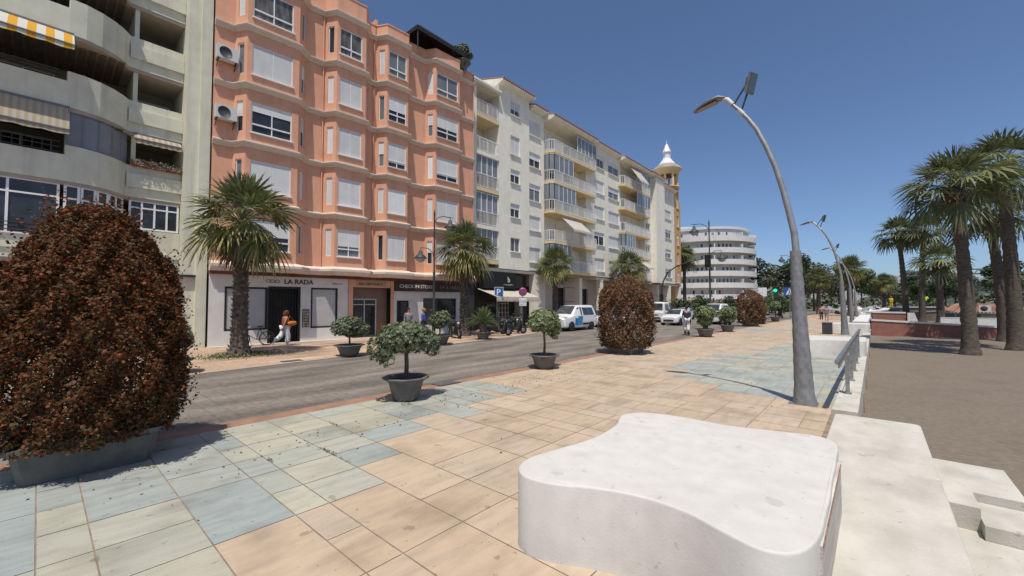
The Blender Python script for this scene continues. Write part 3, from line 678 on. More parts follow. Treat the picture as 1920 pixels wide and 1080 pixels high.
for q in range(6): g.bar((-22.52, -8 + 1.6 * q, 4.5), (-22.52, -8 + 1.6 * q, 4.95), .03)
g.build('railing', M_iron, GR)
# folding glass of the second floor and iron rails of the loggias
g = MB(); q = MB()
for a, b in zip(gp[1:7], gp[2:7]):
    o_ = Vector((-.1, 0)); q.quad((*(a + o_), 7.98), (*(b + o_), 7.98), (*(b + o_), 9.24), (*(a + o_), 9.24)); g.bar((*(a + o_), 7.96), (*(a + o_), 9.26), .05)
for zz in (7.98, 9.24): [g.bar((*(a + o_), zz), (*(b + o_), zz), .05) for a, b in zip(gp[1:7], gp[2:7])]
o = g.build('window', M_grey, GR); q.build('pane', mat('grey_blind_glass', (.18, .19, .21), (.24, .25, .27), 1, .15), o)
g = MB()
for z in (7.65, 7.85, 8.05): g.bar((-22.66, -9, z), (-22.66, .35, z), .03)
for i in range(40): g.bar((-22.66, -9 + .235 * i, 7.58), (-22.66, -9 + .235 * i, 8.05), .02)
g.build('railing', M_iron, GR)
g = MB()
for z in (10.5, 10.62, 10.74): g.bar((-22.66, -9, z), (-22.66, .3, z), .03)
g.build('railing', M_iron, GR)
g = MB(); g.box(-24.4, -23.9, 2.5, 4.16, 3.3, 3.66); g.box(-26, -22.9, -10, 5.0, 3.2, 3.3); g.build('canopy_band', M_dark, GR)
g = MB(); g.box(-26, -23.3, 3.1, 5.02, 0.06, 3.2); g.box(-26, -23.4, -10, -1.5, .06, 3.2); g.build('shop_wall', mat('shop_white', (.5, .5, .5)), GR)
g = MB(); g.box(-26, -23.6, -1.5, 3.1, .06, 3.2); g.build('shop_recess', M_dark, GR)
g = MB(); [g.box(-23.29, -23.24, 3.25, 4.9, a, a + .05) for a in (.95, 2.4)]; g.build('wall_trim', M_green, GR)
# awnings of the green block
def awning(name, label, x, y0, y1, z, out, drop, m, val=.16, slope=None):
    a_ = thing(name, label, 'awning', (x, (y0 + y1) / 2, z)); h = (y1 - y0) / 2; g = MB(); n = 24
    st = [(0, 0), (out * .5, -drop * .45), (out, -drop)]
    for i in range(n):
        ya = -h + 2 * h * i / n; yb = -h + 2 * h * (i + 1) / n
        for (xa, za), (xb, zb) in zip(st[:-1], st[1:]): g.quad((xa, ya, za), (xb, ya, zb), (xb, yb, zb), (xa, yb, za), 0)
        v1 = val * (1 + .25 * abs(sin(i * pi / 4))); v2 = val * (1 + .25 * abs(sin((i + 1) * pi / 4)))
        g.quad((out, ya, -drop), (out + .02, ya, -drop - v1), (out + .02, yb, -drop - v2), (out, yb, -drop), 0)
    g.build('awning_cloth', m, a_)
    g = MB(); g.bar((0, -h, .02), (0, h, .02), .07); g.bar((out + .02, -h, -drop), (out + .02, h, -drop), .04)
    for y in (-h + .03, h - .03): g.bar((0, y, -.0), (out, y, -drop - .02), .025)
    g.build('awning_arm', M_grey, a_); return a_
def stripe_mat(name, ca, cb, scale, axis='Y', tr=.35):
    m = bpy.data.materials.new(name); m.use_nodes = True; n = m.node_tree.nodes; l = m.node_tree.links; b = n['Principled BSDF']
    tc = n.new('ShaderNodeTexCoord'); sx = n.new('ShaderNodeSeparateXYZ'); l.new(tc.outputs['Object'], sx.inputs[0])
    f1 = n.new('ShaderNodeMath'); f1.operation = 'MULTIPLY'; f1.inputs[1].default_value = scale; l.new(sx.outputs[axis], f1.inputs[0])
    f2 = n.new('ShaderNodeMath'); f2.operation = 'FRACT'; l.new(f1.outputs[0], f2.inputs[0])
    f3 = n.new('ShaderNodeMath'); f3.operation = 'GREATER_THAN'; f3.inputs[1].default_value = .5; l.new(f2.outputs[0], f3.inputs[0])
    mx = n.new('ShaderNodeMix'); mx.data_type = 'RGBA'; l.new(f3.outputs[0], mx.inputs[0]); mx.inputs[6].default_value = (*ca, 1); mx.inputs[7].default_value = (*cb, 1)
    l.new(mx.outputs[2], b.inputs['Base Color']); b.inputs['Roughness'].default_value = .9
    tr_ = n.new('ShaderNodeBsdfTranslucent'); ms = n.new('ShaderNodeMixShader'); ms.inputs[0].default_value = tr; l.new(mx.outputs[2], tr_.inputs[0]); l.new(b.outputs[0], ms.inputs[1]); l.new(tr_.outputs[0], ms.inputs[2]); l.new(ms.outputs[0], n['Material Output'].inputs[0])
    return m
awning('striped_awning', 'yellow and white striped awning on the upper left balcony', -22.58, -3.4, .62, 12.18, .85, .75, stripe_mat('yellow_stripe', (.75, .40, .035), (.72, .70, .62), 2.3))
awning('striped_awning', 'faded beige striped awning hanging below the green parapet', -22.58, -3.4, .58, 9.36, .42, .95, stripe_mat('beige_stripe', (.50, .40, .26), (.56, .50, .40), 5.5))
awning('striped_awning', 'narrow faded awning over the loggia beside the salmon wall', -23.8, 2.5, 4.1, 9.34, .3, .28, MATS.get('x') or stripe_mat('pale_stripe', (.46, .36, .25), (.58, .52, .42), 5))
# upper storey corner loggia clutter: plants on a balcony
def leaf_quads(g, P, n_, s, mi=0, fold=.25, up=.0):
    "one leaf: two triangles folded along the midrib; P centre, n_ normal-ish dir"
    d = Vector((R.gauss(0, 1), R.gauss(0, 1), R.gauss(0, .8) + up)).normalized(); t = d.cross(n_)
    if t.length < .05: t = d.cross(Vector((.3, .2, 1)))
    t = t.normalized() * s * .36; d = d * s; nn = n_ * s * fold
    g.add([P - d * .5, P + t - nn * .3, P + d * .55, P - t - nn * .3], [(0, 1, 2), (0, 2, 3)], mi)
pb = thing('balcony_flowers', 'row of trailing plants on the green parapet next to the salmon wall', 'plants', (-23.75, 3.3, 7.98))
g = MB()
for i in range(900): leaf_quads(g, Vector((R.uniform(-.12, .2), R.uniform(-.85, .85), R.uniform(-.06, .26) * (.6 + R.random() * .6))), Vector((1, 0, .6)).normalized(), .07)
g.build('foliage', mat('balcony_leaf', (.1, .1, .05), island=[(.05, .07, .03), (.10, .10, .06), (.20, .13, .10), (.3, .25, .2)], rough=.6), pb)
g = MB(); g.box(-.1, .12, -.85, .85, -.04, .08); g.build('planter_box', M_terra, pb)

# ------------------------------------------------------------ cream apartment block
CR = thing('apartment_building', 'long cream apartment block with white railed balconies, tiled eaves and orange end bay', 'building', (-22.5, 24.1, 0), pi / 2)
FL = [4.82 + 2.86 * i for i in range(6)]
wl = MB(); ye = MB()
def cwin(p0, p1, a, b, z0, z1, **kw): win(CR, p0, p1, a, b, z0, z1, fr=.045, dep=.1, **kw)
GL = [M_glass, M_glassb, M_curtain]
def segment(s0, s1, n, zb, zt, cols, ret0=None, ret1=None, mi=0):
    "cols: list of (a,b,[z pairs])"
    p0, p1 = V2(s0, n), V2(s1, n); ops = [(a - s0, b - s0, z0, z1) for a, b, zz in cols for z0, z1 in zz]
    panel(wl, p0, p1, zb, zt, ops, .16, mi)
    if ret0 is not None: panel(wl, V2(s0, ret0), p0, zb, zt, (), .1, mi)
    if ret1 is not None: panel(wl, p1, V2(s1, ret1), zb, zt, (), .1, mi)
    for a, b, c, e in ops: cwin(p0, p1, a, b, c, e, panes=2 if b - a < 1.7 else R.choice([2, 3]), shut=R.choice([0, 0, .25, .4, .55, .97, .97]) if b - a < 1.5 else R.choice([.3, .45, .97, .97]), glass=R.choice(GL))
    for a, b, c, e in ops:
        g = MB(); A = p0 + (p1 - p0).normalized() * (a - .06); B = p0 + (p1 - p0).normalized() * (b + .06); g.bar((A.x, A.y - .05, c - .035), (B.x, B.y - .05, c - .035), .12, .07); g.build('sill', M_cream, CR)
hA = [(17.8 - 2.87 * i, 18.95 - 2.87 * i) for i in range(5)]; hA[1] = (14.45, 16.05)
segment(0, 3.9, 0, 4.82, 19.75, [(1.42, 2.62, hA)], ret0=-1.9)
segment(3.9, 6.2, -.12, 4.9, 19.15, [(4.05, 5.65, [(16.95 - 2.83 * i + (-.2 if i == 2 else 0), 18.25 - 2.83 * i) for i in range(5)])])
segment(6.2, 13.4, -.9, 4.9, 19.1, [(7.2, 9.2, [(FL[i] + .15, FL[i] + 2.2) for i in range(5)]), (10.6, 12.2, [(FL[i] + .9, FL[i] + 2.1) for i in range(5)])])
panel(wl, V2(3.9, 0), V2(3.9, -.12), 4.82, 19.2); panel(wl, V2(6.2, -.12), V2(6.2, -.9), 4.9, 19.1); panel(wl, V2(13.4, -.9), V2(13.4, 0), 4.9, 19.1)
hD = [(16.65 - 2.85 * i, 18.3 - 2.85 * i) for i in range(5)]
segment(13.4, 21.2, 0, 4.9, 19.1, [(15.0, 17.2, [(a + .25, b) for a, b in hD]), (18.2, 20.8, [(a + .2, b - .1) for a, b in hD])])
segment(21.2, 28.0, -.9, 4.9, 19.1, [(22, 24, [(FL[i] + .15, FL[i] + 2.2) for i in range(5)]), (25.6, 27.2, [(FL[i] + .8, FL[i] + 2.1) for i in range(5)])])
panel(wl, V2(21.2, 0), V2(21.2, -.9), 4.9, 19.1); panel(wl, V2(28, -.9), V2(28, 0), 4.9, 19.1)
segment(28.0, 30.2, 0, 4.9, 19.1, [(28.4, 29.8, [(FL[i] + .9, FL[i] + 2.1) for i in range(5)])])
segment(30.2, 33.2, .7, 4.75, 19.0, [], ret0=0, ret1=0)
segment(33.2, 38.8, 0, 4.9, 18.6, [(34.6, 37.4, [(FL[i] + .9, FL[i] + 2.15) for i in range(5)])])
segment(38.8, 41.4, 0.02, 4.9, 17.6, [(39.7, 40.6, [(FL[i] + .3, FL[i] + 2.0) for i in range(5)])], mi=1)
# recess with balconies beside the salmon block
panel(wl, V2(-3.2, -1.9), V2(0, -1.9), 0, 18.9, [(.9, 2.2, FL[i] + .1, FL[i] + 2.2) for i in range(5)])
for i in range(5): cwin(V2(-3.2, -1.9), V2(0, -1.9), .9, 2.2, FL[i] + .1, FL[i] + 2.2, panes=2, glass=M_glass)
panel(wl, V2(-3.2, .05), V2(-2.55, .05), 4.6, 18.6); panel(wl, V2(-2.55, .05), V2(-2.55, -1.9), 4.6, 18.6)
wl.build('wall', [M_cream, M_orange], CR)
bd = MB(); bd.box(-3.2, 38.8, 2.0, 14, 4.9, 19.0); bd.box(38.8, 41.38, .3, 14, 4.9, 17.5); bd.box(0.02, 6.1, .6, 2.0, 4.9, 19.0); bd.box(-3.2, -.02, 1.75, 2, 0, 4.9)
bd.box(13.45, 21.1, .3, 2, 4.9, 18.95); bd.box(28.05, 38.8, .3, 2, 4.9, 18.5); bd.box(6.1, 13.4, 1.2, 2, 4.9, 18.9); bd.box(21.2, 28, 1.2, 2, 4.9, 18.9); bd.build('wall_core', M_cream, CR)
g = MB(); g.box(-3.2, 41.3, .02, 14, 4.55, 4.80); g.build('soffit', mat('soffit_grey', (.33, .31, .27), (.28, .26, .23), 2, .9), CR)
# balconies: slab + railing (+ glazing)
def balcony(s0, s1, n0, n1, z, glz=None, awn=None, yell=True):
    g = MB(); poly = [(s0, -n0), (s0, -(n1 - .35)), (s0 + .35, -n1), (s1, -n1), (s1, -n0)]
    g.prism(poly[::-1] if False else poly, z - .12, z + .12); o = g.build('balcony', M_yellow if yell else M_cream, CR)
    pts = [V2(s0 + .03, n0), V2(s0 + .03, n1 - .37), V2(s0 + .37, n1 - .04), V2(s1 - .03, n1 - .04), V2(s1 - .03, n0)]
    rails(o, pts, z + .12, z + 1.12, step=.16)
    if glz:
        a, b = glz; g = MB(); q = MB(); ps = pts[:2] + [pts[2], V2(s0 + (s1 - s0) * b, n1 - .04)] if a == 0 else [V2(s0 + (s1 - s0) * a, n1 - .04), pts[3], pts[4]]
        for u, v in zip(ps[:-1], ps[1:]):
            n = max(1, round((v - u).length / .75))
            for i in range(n + 1): p = u + (v - u) * i / n; g.bar((*p, z + 1.12), (*p, z + 2.62), .045)
            g.bar((*u, z + 2.6), (*v, z + 2.6), .05); q.quad((*u, z + 1.14), (*v, z + 1.14), (*v, z + 2.6), (*u, z + 2.6))
        g.build('glazing_frame', M_wframe, o); q.build('glazing', mat('balcony_glazing', (.17, .19, .2), (.25, .27, .28), .8, .08, spec=.6), o)
    return o
zC = [4.95, 7.6, 10.4, 13.15, 15.95]
for i, z in enumerate(zC): balcony(6.3, 14.2, -.85, .75, z, {4: (.55, 1), 3: (0, .45), 2: (0, .5), 1: None, 0: (0, .4)}[i])
for i, z in enumerate(zC): balcony(20.6, 28.2, -.85, .7, z, {4: (.5, 1), 3: (.5, 1), 2: None, 1: (0, .4), 0: None}[i])
for i in range(5):
    z = [5.4, 8.05, 10.95, 13.75, 16.65][i]
    g = MB(); g.box(-2.55, .0 - .02, -.04, 1.8, z - .3, z); o = g.build('balcony', M_cream if i % 2 else M_yellow, CR)
    rails(o, [V2(-2.5, .02), V2(-.05, .02)], z, z + 1.05, step=.14)
    if i in (0, 1, 2):
        q = MB(); gg = MB(); q.quad((-2.5, .1, z + 1.0), (-.05, .1, z + 1.0), (-.05, .1, z + 2.5), (-2.5, .1, z + 2.5))
        for t in range(5): gg.bar((-2.5 + .61 * t, .08, z + 1), (-2.5 + .61 * t, .08, z + 2.5), .05)
        gg.bar((-2.5, .08, z + 2.5), (-.05, .08, z + 2.5), .06); gg.build('glazing_frame', M_wframe, o); q.build('glazing', MATS['balcony_glazing'], o)
# roof slab over the recess and tiled eaves
g = MB(); g.box(-3.1, -.02, -.35, 2, 18.9, 19.05); g.box(-3.1, -.02, -.3, 1.4, 18.75, 18.9); g.build('roof_slab', M_cream, CR)
def eave(s0, s1, n, z, dn=.55):
    g = MB(); g.extr([(s0, -(n + dn), z), (s0, -(n + dn), z - .10), (s0, -n + .1, z - .28), (s0, 5 - n, z - .28), (s0, 5 - n, z + 1.6)], (s1 - s0, 0, 0)); g.build('eave', M_cream, CR)
    t = MB(); c = int((s1 - s0) / .24)
    for i in range(c):
        x = s0 + .12 + .24 * i; t.tube([(x, -(n + dn + .06), z + .05), (x, 4.6 - n, z + 1.62)], .085, 6)
    t.extr([(s0, -(n + dn + .01), z + .003), (s0, -(n + dn) + .01, z + .05), (s0, 5 - n, z + 1.66), (s0, 5 - n, z + 1.605)], (s1 - s0, 0, 0)); t.build('roof_tiles', M_terra, CR)
eave(-.15, 4.15, 0, 20.0); eave(4.15, 6.2, -.1, 19.45); eave(6.2, 14.3, .75, 19.1, .3); eave(14.3, 20.5, 0, 19.35); eave(20.5, 28.5, .7, 19.1, .3); eave(28.5, 33.6, .6, 19.3, .3); eave(33.6, 39.0, 0, 18.9)
# ground floor of the cream block
def cg(name, s0, s1, z0, z1, n, m, ops=()):
    g = MB(); panel(g, V2(s0, n), V2(s1, n), z0, z1, ops, .25); return g.build(name, m, CR)
m_gs = mat('greige_render', (.56, .52, .45), (.50, .465, .40), 2, .9, dirt=.15)
cg('ground_wall', -3.2, 41.3, 0, 4.6, -1.6, m_gs, [(7.3, 10.4, .05, 3.6), (13.2, 15.0, .05, 3.6), (17.3, 19.6, .05, 3.6), (21.3, 25.3, .05, 3.4), (27, 31, .05, 3.3), (33, 36, .05, 3.2), (37.5, 40.5, .05, 3.4)])
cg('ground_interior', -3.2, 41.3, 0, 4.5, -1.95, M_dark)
for s_, w_ in ((4.6, 1.6), (12.0, .5), (16.4, .45), (20.4, .45), (26, .6), (32, .6), (36.4, .6), (40.6, .6)): g = MB(); g.box(s_, s_ + w_, -.0, .6, 0, 4.56); g.build('column', M_cream, CR)
g = MB()
for s0, s1 in ((10.5, 13.0), (16.7, 19.9)):
    for z in (2.2, 3.6): g.bar((s0, .9, z), (s1, .9, z), .05)
g.build('iron_bars', M_iron, CR)
cg('wooden_door', 13.3, 14.9, .05, 3.5, -1.7, mat('brown_door', (.07, .05, .04), (.05, .036, .03), 3, .6))
# black cafe front
cf = thing('cafe', 'black cafe frontage with a sign board under the cream balconies', 'cafe', (-22.5, 24.1, 0), pi / 2)
g = MB(); g.box(-2.9, 3.9, .35, 1.5, 0.03, 4.4); g.build('shop_wall', M_black, cf)
g = MB(); g.box(-1.9, 1.85, -.22, .34, 3.2, 4.52); g.build('sign_board', M_black, cf)
g = MB(); g.box(1.86, 2.9, -.05, .34, 3.28, 4.3); g.build('sign_board', mat('charcoal_panel', (.022, .022, .022), None, rough=.6), cf)
text('b', .62, cf, MATS['letter_white'], (.80, -.225, 3.72), (pi / 2, 0, 0), depth=.008)
strokes(cf, MATS['letter_white'], .35, 1.5, -.222, 3.47, .09, 7)
g = MB()
for i in range(4): g.bar((.35 + .38 * i, .33, .1), (.35 + .38 * i, .33, 2.5), .06)
for i in range(7): g.bar((.35, .33, .2 + .36 * i), (1.49, .33, .2 + .36 * i), .05)
g.box(2.3, 2.62, -.3, .34, .05, 2.7); g.build('grille', mat('pale_grille', (.42, .40, .36), None), cf)
g = MB(); g.box(-1.0, .2, .335, .345, .3, 2.3); g.build('pane', M_glass, cf)
g = MB(); g.box(1.7, 2.2, .335, .345, .3, 2.3); g.build('pane', M_glass, cf)
aw = thing('cafe_awning', 'beige sloping awning with valance over the black cafe front', 'awning', (-22.5, 24.1, 0), pi / 2)
g = MB(); g.add([(-2.1, .3, 3.15), (-2.1, -1.75, 2.52), (3.1, -1.75, 2.52), (3.1, .3, 3.15)], [(0, 1, 2, 3)]); g.add([(-2.1, -1.75, 2.52), (-2.1, -1.77, 2.26), (3.1, -1.77, 2.26), (3.1, -1.75, 2.52)], [(0, 1, 2, 3)])
for i in range(20): g.quad((-2.1 + .26 * i, -1.775, 2.26), (-2.1 + .26 * i + .24, -1.775, 2.26), (-2.1 + .26 * i + .24, -1.77, 2.15 + .02 * (i % 2)), (-2.1 + .26 * i, -1.77, 2.15))
g.build('awning_cloth', mat('beige_cloth', (.50, .45, .37), (.42, .38, .32), 3, .9), aw)
g = MB(); [g.bar((s_, .3, 3.12), (s_, -1.72, 2.5), .04) for s_ in (-2.0, .5, 3.0)]; g.build('awning_arm', M_grey, aw)
g = MB(); g.tube([(-2.0, -1.7, .02), (-2.0, -1.7, 2.5)], .03, 6); g.build('post', M_grey, aw)
for (s0, s1, z, lb, dr) in ((7.9, 11.2, 9.9, 'cream awning lowered over a middle balcony of the cream block', 1.0), (22.4, 25.2, 18.3, 'white awning on the top balcony near the tower', 1.5), (24.4, 26.4, 7.2, 'small white parasol like awning on a low balcony near the tower', .8)):
    a_ = thing('balcony_awning', lb, 'awning', (-22.5, 24.1, z), pi / 2)
    g = MB(); g.add([(s0, -.72, .1), (s0 + .3, -1.75, -dr), (s1 + .3, -1.75, -dr), (s1, -.72, .1)], [(0, 1, 2, 3)]); g.add([(s0 + .3, -1.75, -dr), (s0 + .3, -1.77, -dr - .2), (s1 + .3, -1.77, -dr - .2), (s1 + .3, -1.75, -dr)], [(0, 1, 2, 3)])
    g.build('awning_cloth', mat('white_cloth', (.62, .58, .52), None, rough=.9, trans=.3), a_)
    g = MB(); g.bar((s0, -.74, .12), (s1, -.74, .12), .07); g.bar((s0, -.7, -.9), (s0 + .3, -1.75, -dr), .03); g.bar((s1, -.7, -.9), (s1 + .3, -1.75, -dr), .03); g.build('awning_arm', M_grey, a_)

# ------------------------------------------------------------ belfry tower
TW = thing('lookout_tower', 'round orange lookout tower with open arches and white tiered spire', 'tower', (-25.6, 68.5, 0))
g = MB(); g.lathe([(1.75, 0), (1.75, 20.9), (1.9, 21.0), (1.9, 21.2), (.01, 21.25)], 24); g.build('shaft', M_orange, TW)
for i in range(8):
    a = 2 * pi * (i + .2) / 8; g = MB(); g.tube([(1.6 * cos(a), 1.6 * sin(a), 21.2), (1.6 * cos(a), 1.6 * sin(a), 23.3)], .2, 8); g.build('column', M_yellow, TW)
g = MB(); g.lathe([(1.4, 23.2), (1.82, 23.2), (1.85, 23.7), (2.35, 24.05), (2.4, 24.15), (1.4, 24.15)], 24); g.build('arch_ring', M_yellow, TW)
g = MB(); g.lathe([(2.38, 24.15), (2.42, 24.22), (1.2, 25.2), (.9, 25.5)], 8, smooth=False); g.build('roof', mat('grey_tile', (.34, .30, .26), (.26, .23, .2), 6, .8), TW)
g = MB(); g.lathe([(1.5, 24.9), (.95, 25.6), (.62, 26.1), (.62, 27.0), (.76, 27.05), (.8, 27.15), (.68, 27.2), (.22, 28.4), (.06, 28.6), (.04, 29.2), (.01, 29.3)], 8, smooth=False); g.build('spire', mat('white_ceramic', (.72, .72, .74), None, rough=.25), TW)
for a in (-.5, -.1):
    for z in (8, 11, 14, 17): g = MB(); g.T = Matrix.Rotation(a, 4, 'Z'); g.box(1.6, 1.77, -.35, .35, z, z + 1.5); g.build('window', M_dark, TW)

# ------------------------------------------------------------ far white curved block
WB = thing('apartment_building', 'distant white apartment block with rounded wraparound balconies', 'building', (-38, 112, 0), radians(0)); WB.scale = (1, 1, .93)
def stadium(r0, ox=0, n=22):
    pl = []
    for i in range(n + 1):
        a = radians(-90 + 110 * i / n); pl.append((4 + ox + r0 * cos(a) * 1.0, 2 + r0 * sin(a)))
    return [(-22, 2 - r0)] + pl + [(-22, 26)]
for i in range(6):
    z = 3.2 + 2.95 * i
    g = MB(); g.prism(stadium(12.5), z - .15, z + .1); pl = [Vector(p) for p in stadium(12.5)[:-1]]; sweep(g, pl, [(-.15, z + .1), (0, z + .1), (0, z + 1.15), (-.15, z + 1.15)]); g.build('balcony', M_white, WB)
    g = MB(); pl = [Vector(p) for p in stadium(10.9)[:-1]]
    for u, v in zip(pl[:-1], pl[1:]):
        L_ = (v - u).length
        if L_ > 5: 
            n = int(L_ / 3)
            for q in range(n): c = L_ * (q + .5) / n; panel(g, u + (v - u) * q / n, u + (v - u) * (q + 1) / n, z + .1, z + 2.8, [(.5, 2.3, z + .15, z + 2.2)], .2)
        else: panel(g, u, v, z + .1, z + 2.8, [(.25, L_ - .25, z + .3, z + 2.2)] if R.random() < .6 else [], .2)
    g.build('wall', mat('grey_white_render', (.62, .61, .585), (.54, .53, .51), 1, .9), WB)
    g = MB(); pl = stadium(10.75)
    g.prism(pl, z + .1, z + 2.8); g.build('pane', M_glassb if i % 2 else M_glass, WB)
    for a in range(-60, 21, 32):
        g = MB(); c, s_ = cos(radians(a)), sin(radians(a)); g.bar((4 + 10.9 * c, 2 + 10.9 * s_, z + 1.0), (4 + 12.5 * c, 2 + 12.5 * s_, z + 1.0), .25, 2.2); g.build('divider_wall', M_white, WB)
    for x in range(-20, 4, 8): g = MB(); g.box(x, x + .25, -10.45, -8.9, z + .1, z + 2.0); g.build('divider_wall', M_white, WB)
g = MB(); g.prism(stadium(10.9), 20.75, 21.0); g.prism([(x * .55 - 4, y * .55 + 1) for x, y in stadium(10.9)], 21.0, 23.2); sweep(g, [Vector(p) for p in stadium(11.2)[:-1]], [(-.1, 21), (0, 21), (0, 21.6), (-.1, 21.6)]); g.build('roof', M_white, WB)
g = MB(); g.prism(stadium(10.9), 0, 3.05); g.build('ground_wall', MATS['grey_white_render'], WB)
g = MB(); [g.box(-16 + 4.6 * i, -13.8 + 4.6 * i, -8.96, -8.92, .4, 2.5) for i in range(5)]; g.build('shop_window', mat('red_window', (.20, .06, .08), (.07, .05, .06), .3, .4), WB)
g = MB(); g.box(-13.4, -12.1, -9.0, -8.97, 2.0, 3.0); g.box(-11.9, -10.6, -9.0, -8.97, 2.0, 3.0); g.build('wall_sign', M_wframe, WB)

# ------------------------------------------------------------ foliage
UP = Vector((0, 0, 1))
def fan(g, c, az, el, lp_, Rr, droop, mi=0, nseg=22, gl=.0):
    d0 = Vector((cos(az) * cos(el), sin(az) * cos(el), sin(el)))
    hor = Vector((cos(az), sin(az), 0)); p1_ = c + d0 * lp_ * .55; p2 = c + d0 * lp_ - UP * droop * lp_ * .35
    g.tube([c, p1_, p2], [.03, .02, .014], 4, mi if mi else 3, False)
    d = ((p2 - p1_).normalized() - UP * droop * .35).normalized(); s = d.cross(UP)
    s = s.normalized() if s.length > .1 else Vector((-sin(az), cos(az), 0)); tw = R.uniform(-.5, .5); n = s.cross(d).normalized(); s = (s * cos(tw) + n * sin(tw)).normalized(); n = s.cross(d).normalized()
    step = radians(212) / nseg
    for i in range(nseg):
        th = -radians(106) + step * (i + .5); L_ = Rr * (1 - .30 * (abs(th) / 1.85) ** 2) * R.uniform(.9, 1.05); e = d * cos(th) + s * sin(th)
        e = (e + n * .22 * (1 if i % 2 else -.6) * .4 - n * .0).normalized(); t = n.cross(e).normalized()
        P = []
        for r, w_ in ((.06, .5), (.48, 1.), (.78, .55), (1., .06)):
            q = p2 + e * (L_ * r) - UP * (droop * .75 * L_ * r ** 2.6 * (1 + .5 * gl)); ww = step * .5 * Rr * .50 * w_ if r > .3 else step * .5 * L_ * r
            P.append((q - t * ww, q + t * ww))
        vs = [x for pr in P for x in pr]; g.add(vs, [(0, 1, 3, 2), (2, 3, 5, 4), (4, 5, 7, 6)], mi)
def palm_crown(par, c, spec, nseg=22):
    "spec: list of (count, el0, el1, petiole, radius, droop, material index)"
    g = MB(); ga = 2.39996; k_ = 0
    for cnt, e0, e1, lp_, Rr, dr, mi in spec:
        for i in range(cnt):
            el = e0 + (e1 - e0) * (i + R.random() * .6) / cnt; fan(g, c + Vector((0, 0, .1 * sin(el))), k_ * ga + R.uniform(-.2, .2), radians(el), lp_ * R.uniform(.85, 1.15), Rr * R.uniform(.85, 1.1), dr * R.uniform(.7, 1.25), mi, nseg); k_ += 1
    return g.build('crown', [M_palm, M_palmy, M_palmd, M_pitt, M_palmg], par)
def trunk_mesh(par, h, r0, r1, flare=.12, boots=None, lean=(0, 0), name='trunk', rings=26, bulge=None):
    g = MB(); pr = []; n = 14; vs = []
    for i in range(rings + 1):
        t = i / rings; z = h * t; r = r0 + (r1 - r0) * t + flare * math.exp(-z / .28)
        if bulge: r += bulge[1] * math.exp(-((z - bulge[0]) / bulge[2]) ** 2)
        r *= 1 + (.05 if i % 2 else -.03)
        for j in range(n): a = 2 * pi * j / n; q = r * (1 + R.uniform(-.05, .05)); vs.append((q * cos(a) + lean[0] * t * t, q * sin(a) + lean[1] * t * t, z))
    g.add(vs, [(i * n + j, i * n + (j + 1) % n, (i + 1) * n + (j + 1) % n, (i + 1) * n + j) for i in range(rings) for j in range(n)], 0, None, True)
    if boots:
        b0, b1, size, cnt = boots
        for i in range(cnt):
            t = i / cnt; z = b0 + (b1 - b0) * t; a = i * 2.39996; r = r0 + (r1 - r0) * z / h + flare * math.exp(-z / .28)
            if bulge: r += bulge[1] * math.exp(-((z - bulge[0]) / bulge[2]) ** 2)
            o = Vector((cos(a), sin(a), 0)); tt = Vector((-sin(a), cos(a), 0)) * size * .5; p = o * (r * .93) + Vector((lean[0] * (z / h) ** 2, lean[1] * (z / h) ** 2, z)); q = size * R.uniform(.7, 1.2)
            tip = p + o * q * .55 + UP * q * .75 + tt * R.uniform(-.4, .4)
            g.add([p - tt, p + tt, p + tt * .5 + UP * q * .5 + o * q * .1, tip, p - tt * .5 + UP * q * .5 + o * q * .1, p + o * q * .3 + UP * .1 * q], [(0, 1, 5), (1, 2, 3, 5), (0, 5, 3, 4)], 1)
    return g.build(name, [M_palmbark, M_boot], par)
# street palms on the far pavement (stocky, with yellow and dead lower fronds)
def street_palm(label, loc, h, s, seed, grp='stocky fan palms on the far pavement'):
    R.seed(seed); t = thing('palm_tree', label, 'palm tree', loc, 0, grp)
    trunk_mesh(t, h, .27 * s, .18 * s, .17 * s, (.05, h - .2, .16 * s, int(240 * h / 5)))
    palm_crown(t, Vector((0, 0, h)), [(15, 84, 48, 1.0 * s, 1.0 * s, .12, 0), (19, 48, 5, 1.1 * s, 1.05 * s, .34, 4), (11, 4, -28, 1.0 * s, 1.0 * s, .7, 1), (12, -32, -78, .8 * s, .9 * s, .5, 2)], 20)
    return t
sp1 = street_palm('stocky fan palm with yellowing lower fronds in front of the La Rada shop'.replace('La Rada', 'white blinded'), (-18.3, 5.1, .02), 5.15, 1.02, 3)
sp2 = street_palm('fan palm in front of the shop under the right end of the salmon block', (-19.15, 17.4, .02), 5.3, 1.05, 5)
sp3 = street_palm('fan palm behind the parked van in front of the cream block', (-21.2, 30.0, .02), 5.35, 1.0, 8)
copy_tree(sp2, (-20.6, 43.2, .02), 1.3, 'fan palm rising above the dry red hedge column', 1.12)
# weeds at the first palm's foot
R.seed(11); wd = MB()
for i in range(1400):
    a = R.uniform(0, 2 * pi); r = .35 + abs(R.gauss(0, .42)); leaf_quads(wd, Vector((-18.3 + r * cos(a) * .8, 5.1 + r * sin(a) * 1.3, .03 + R.random() * .10)), UP, .07, up=1.2)
tag(wd.build('grass', mat('weed', (.05, .08, .02), island=[(.05, .08, .025), (.12, .15, .05), (.17, .15, .08)], rough=.7)), 'short weeds growing round the foot of the street palm', 'grass', None, 'stuff')

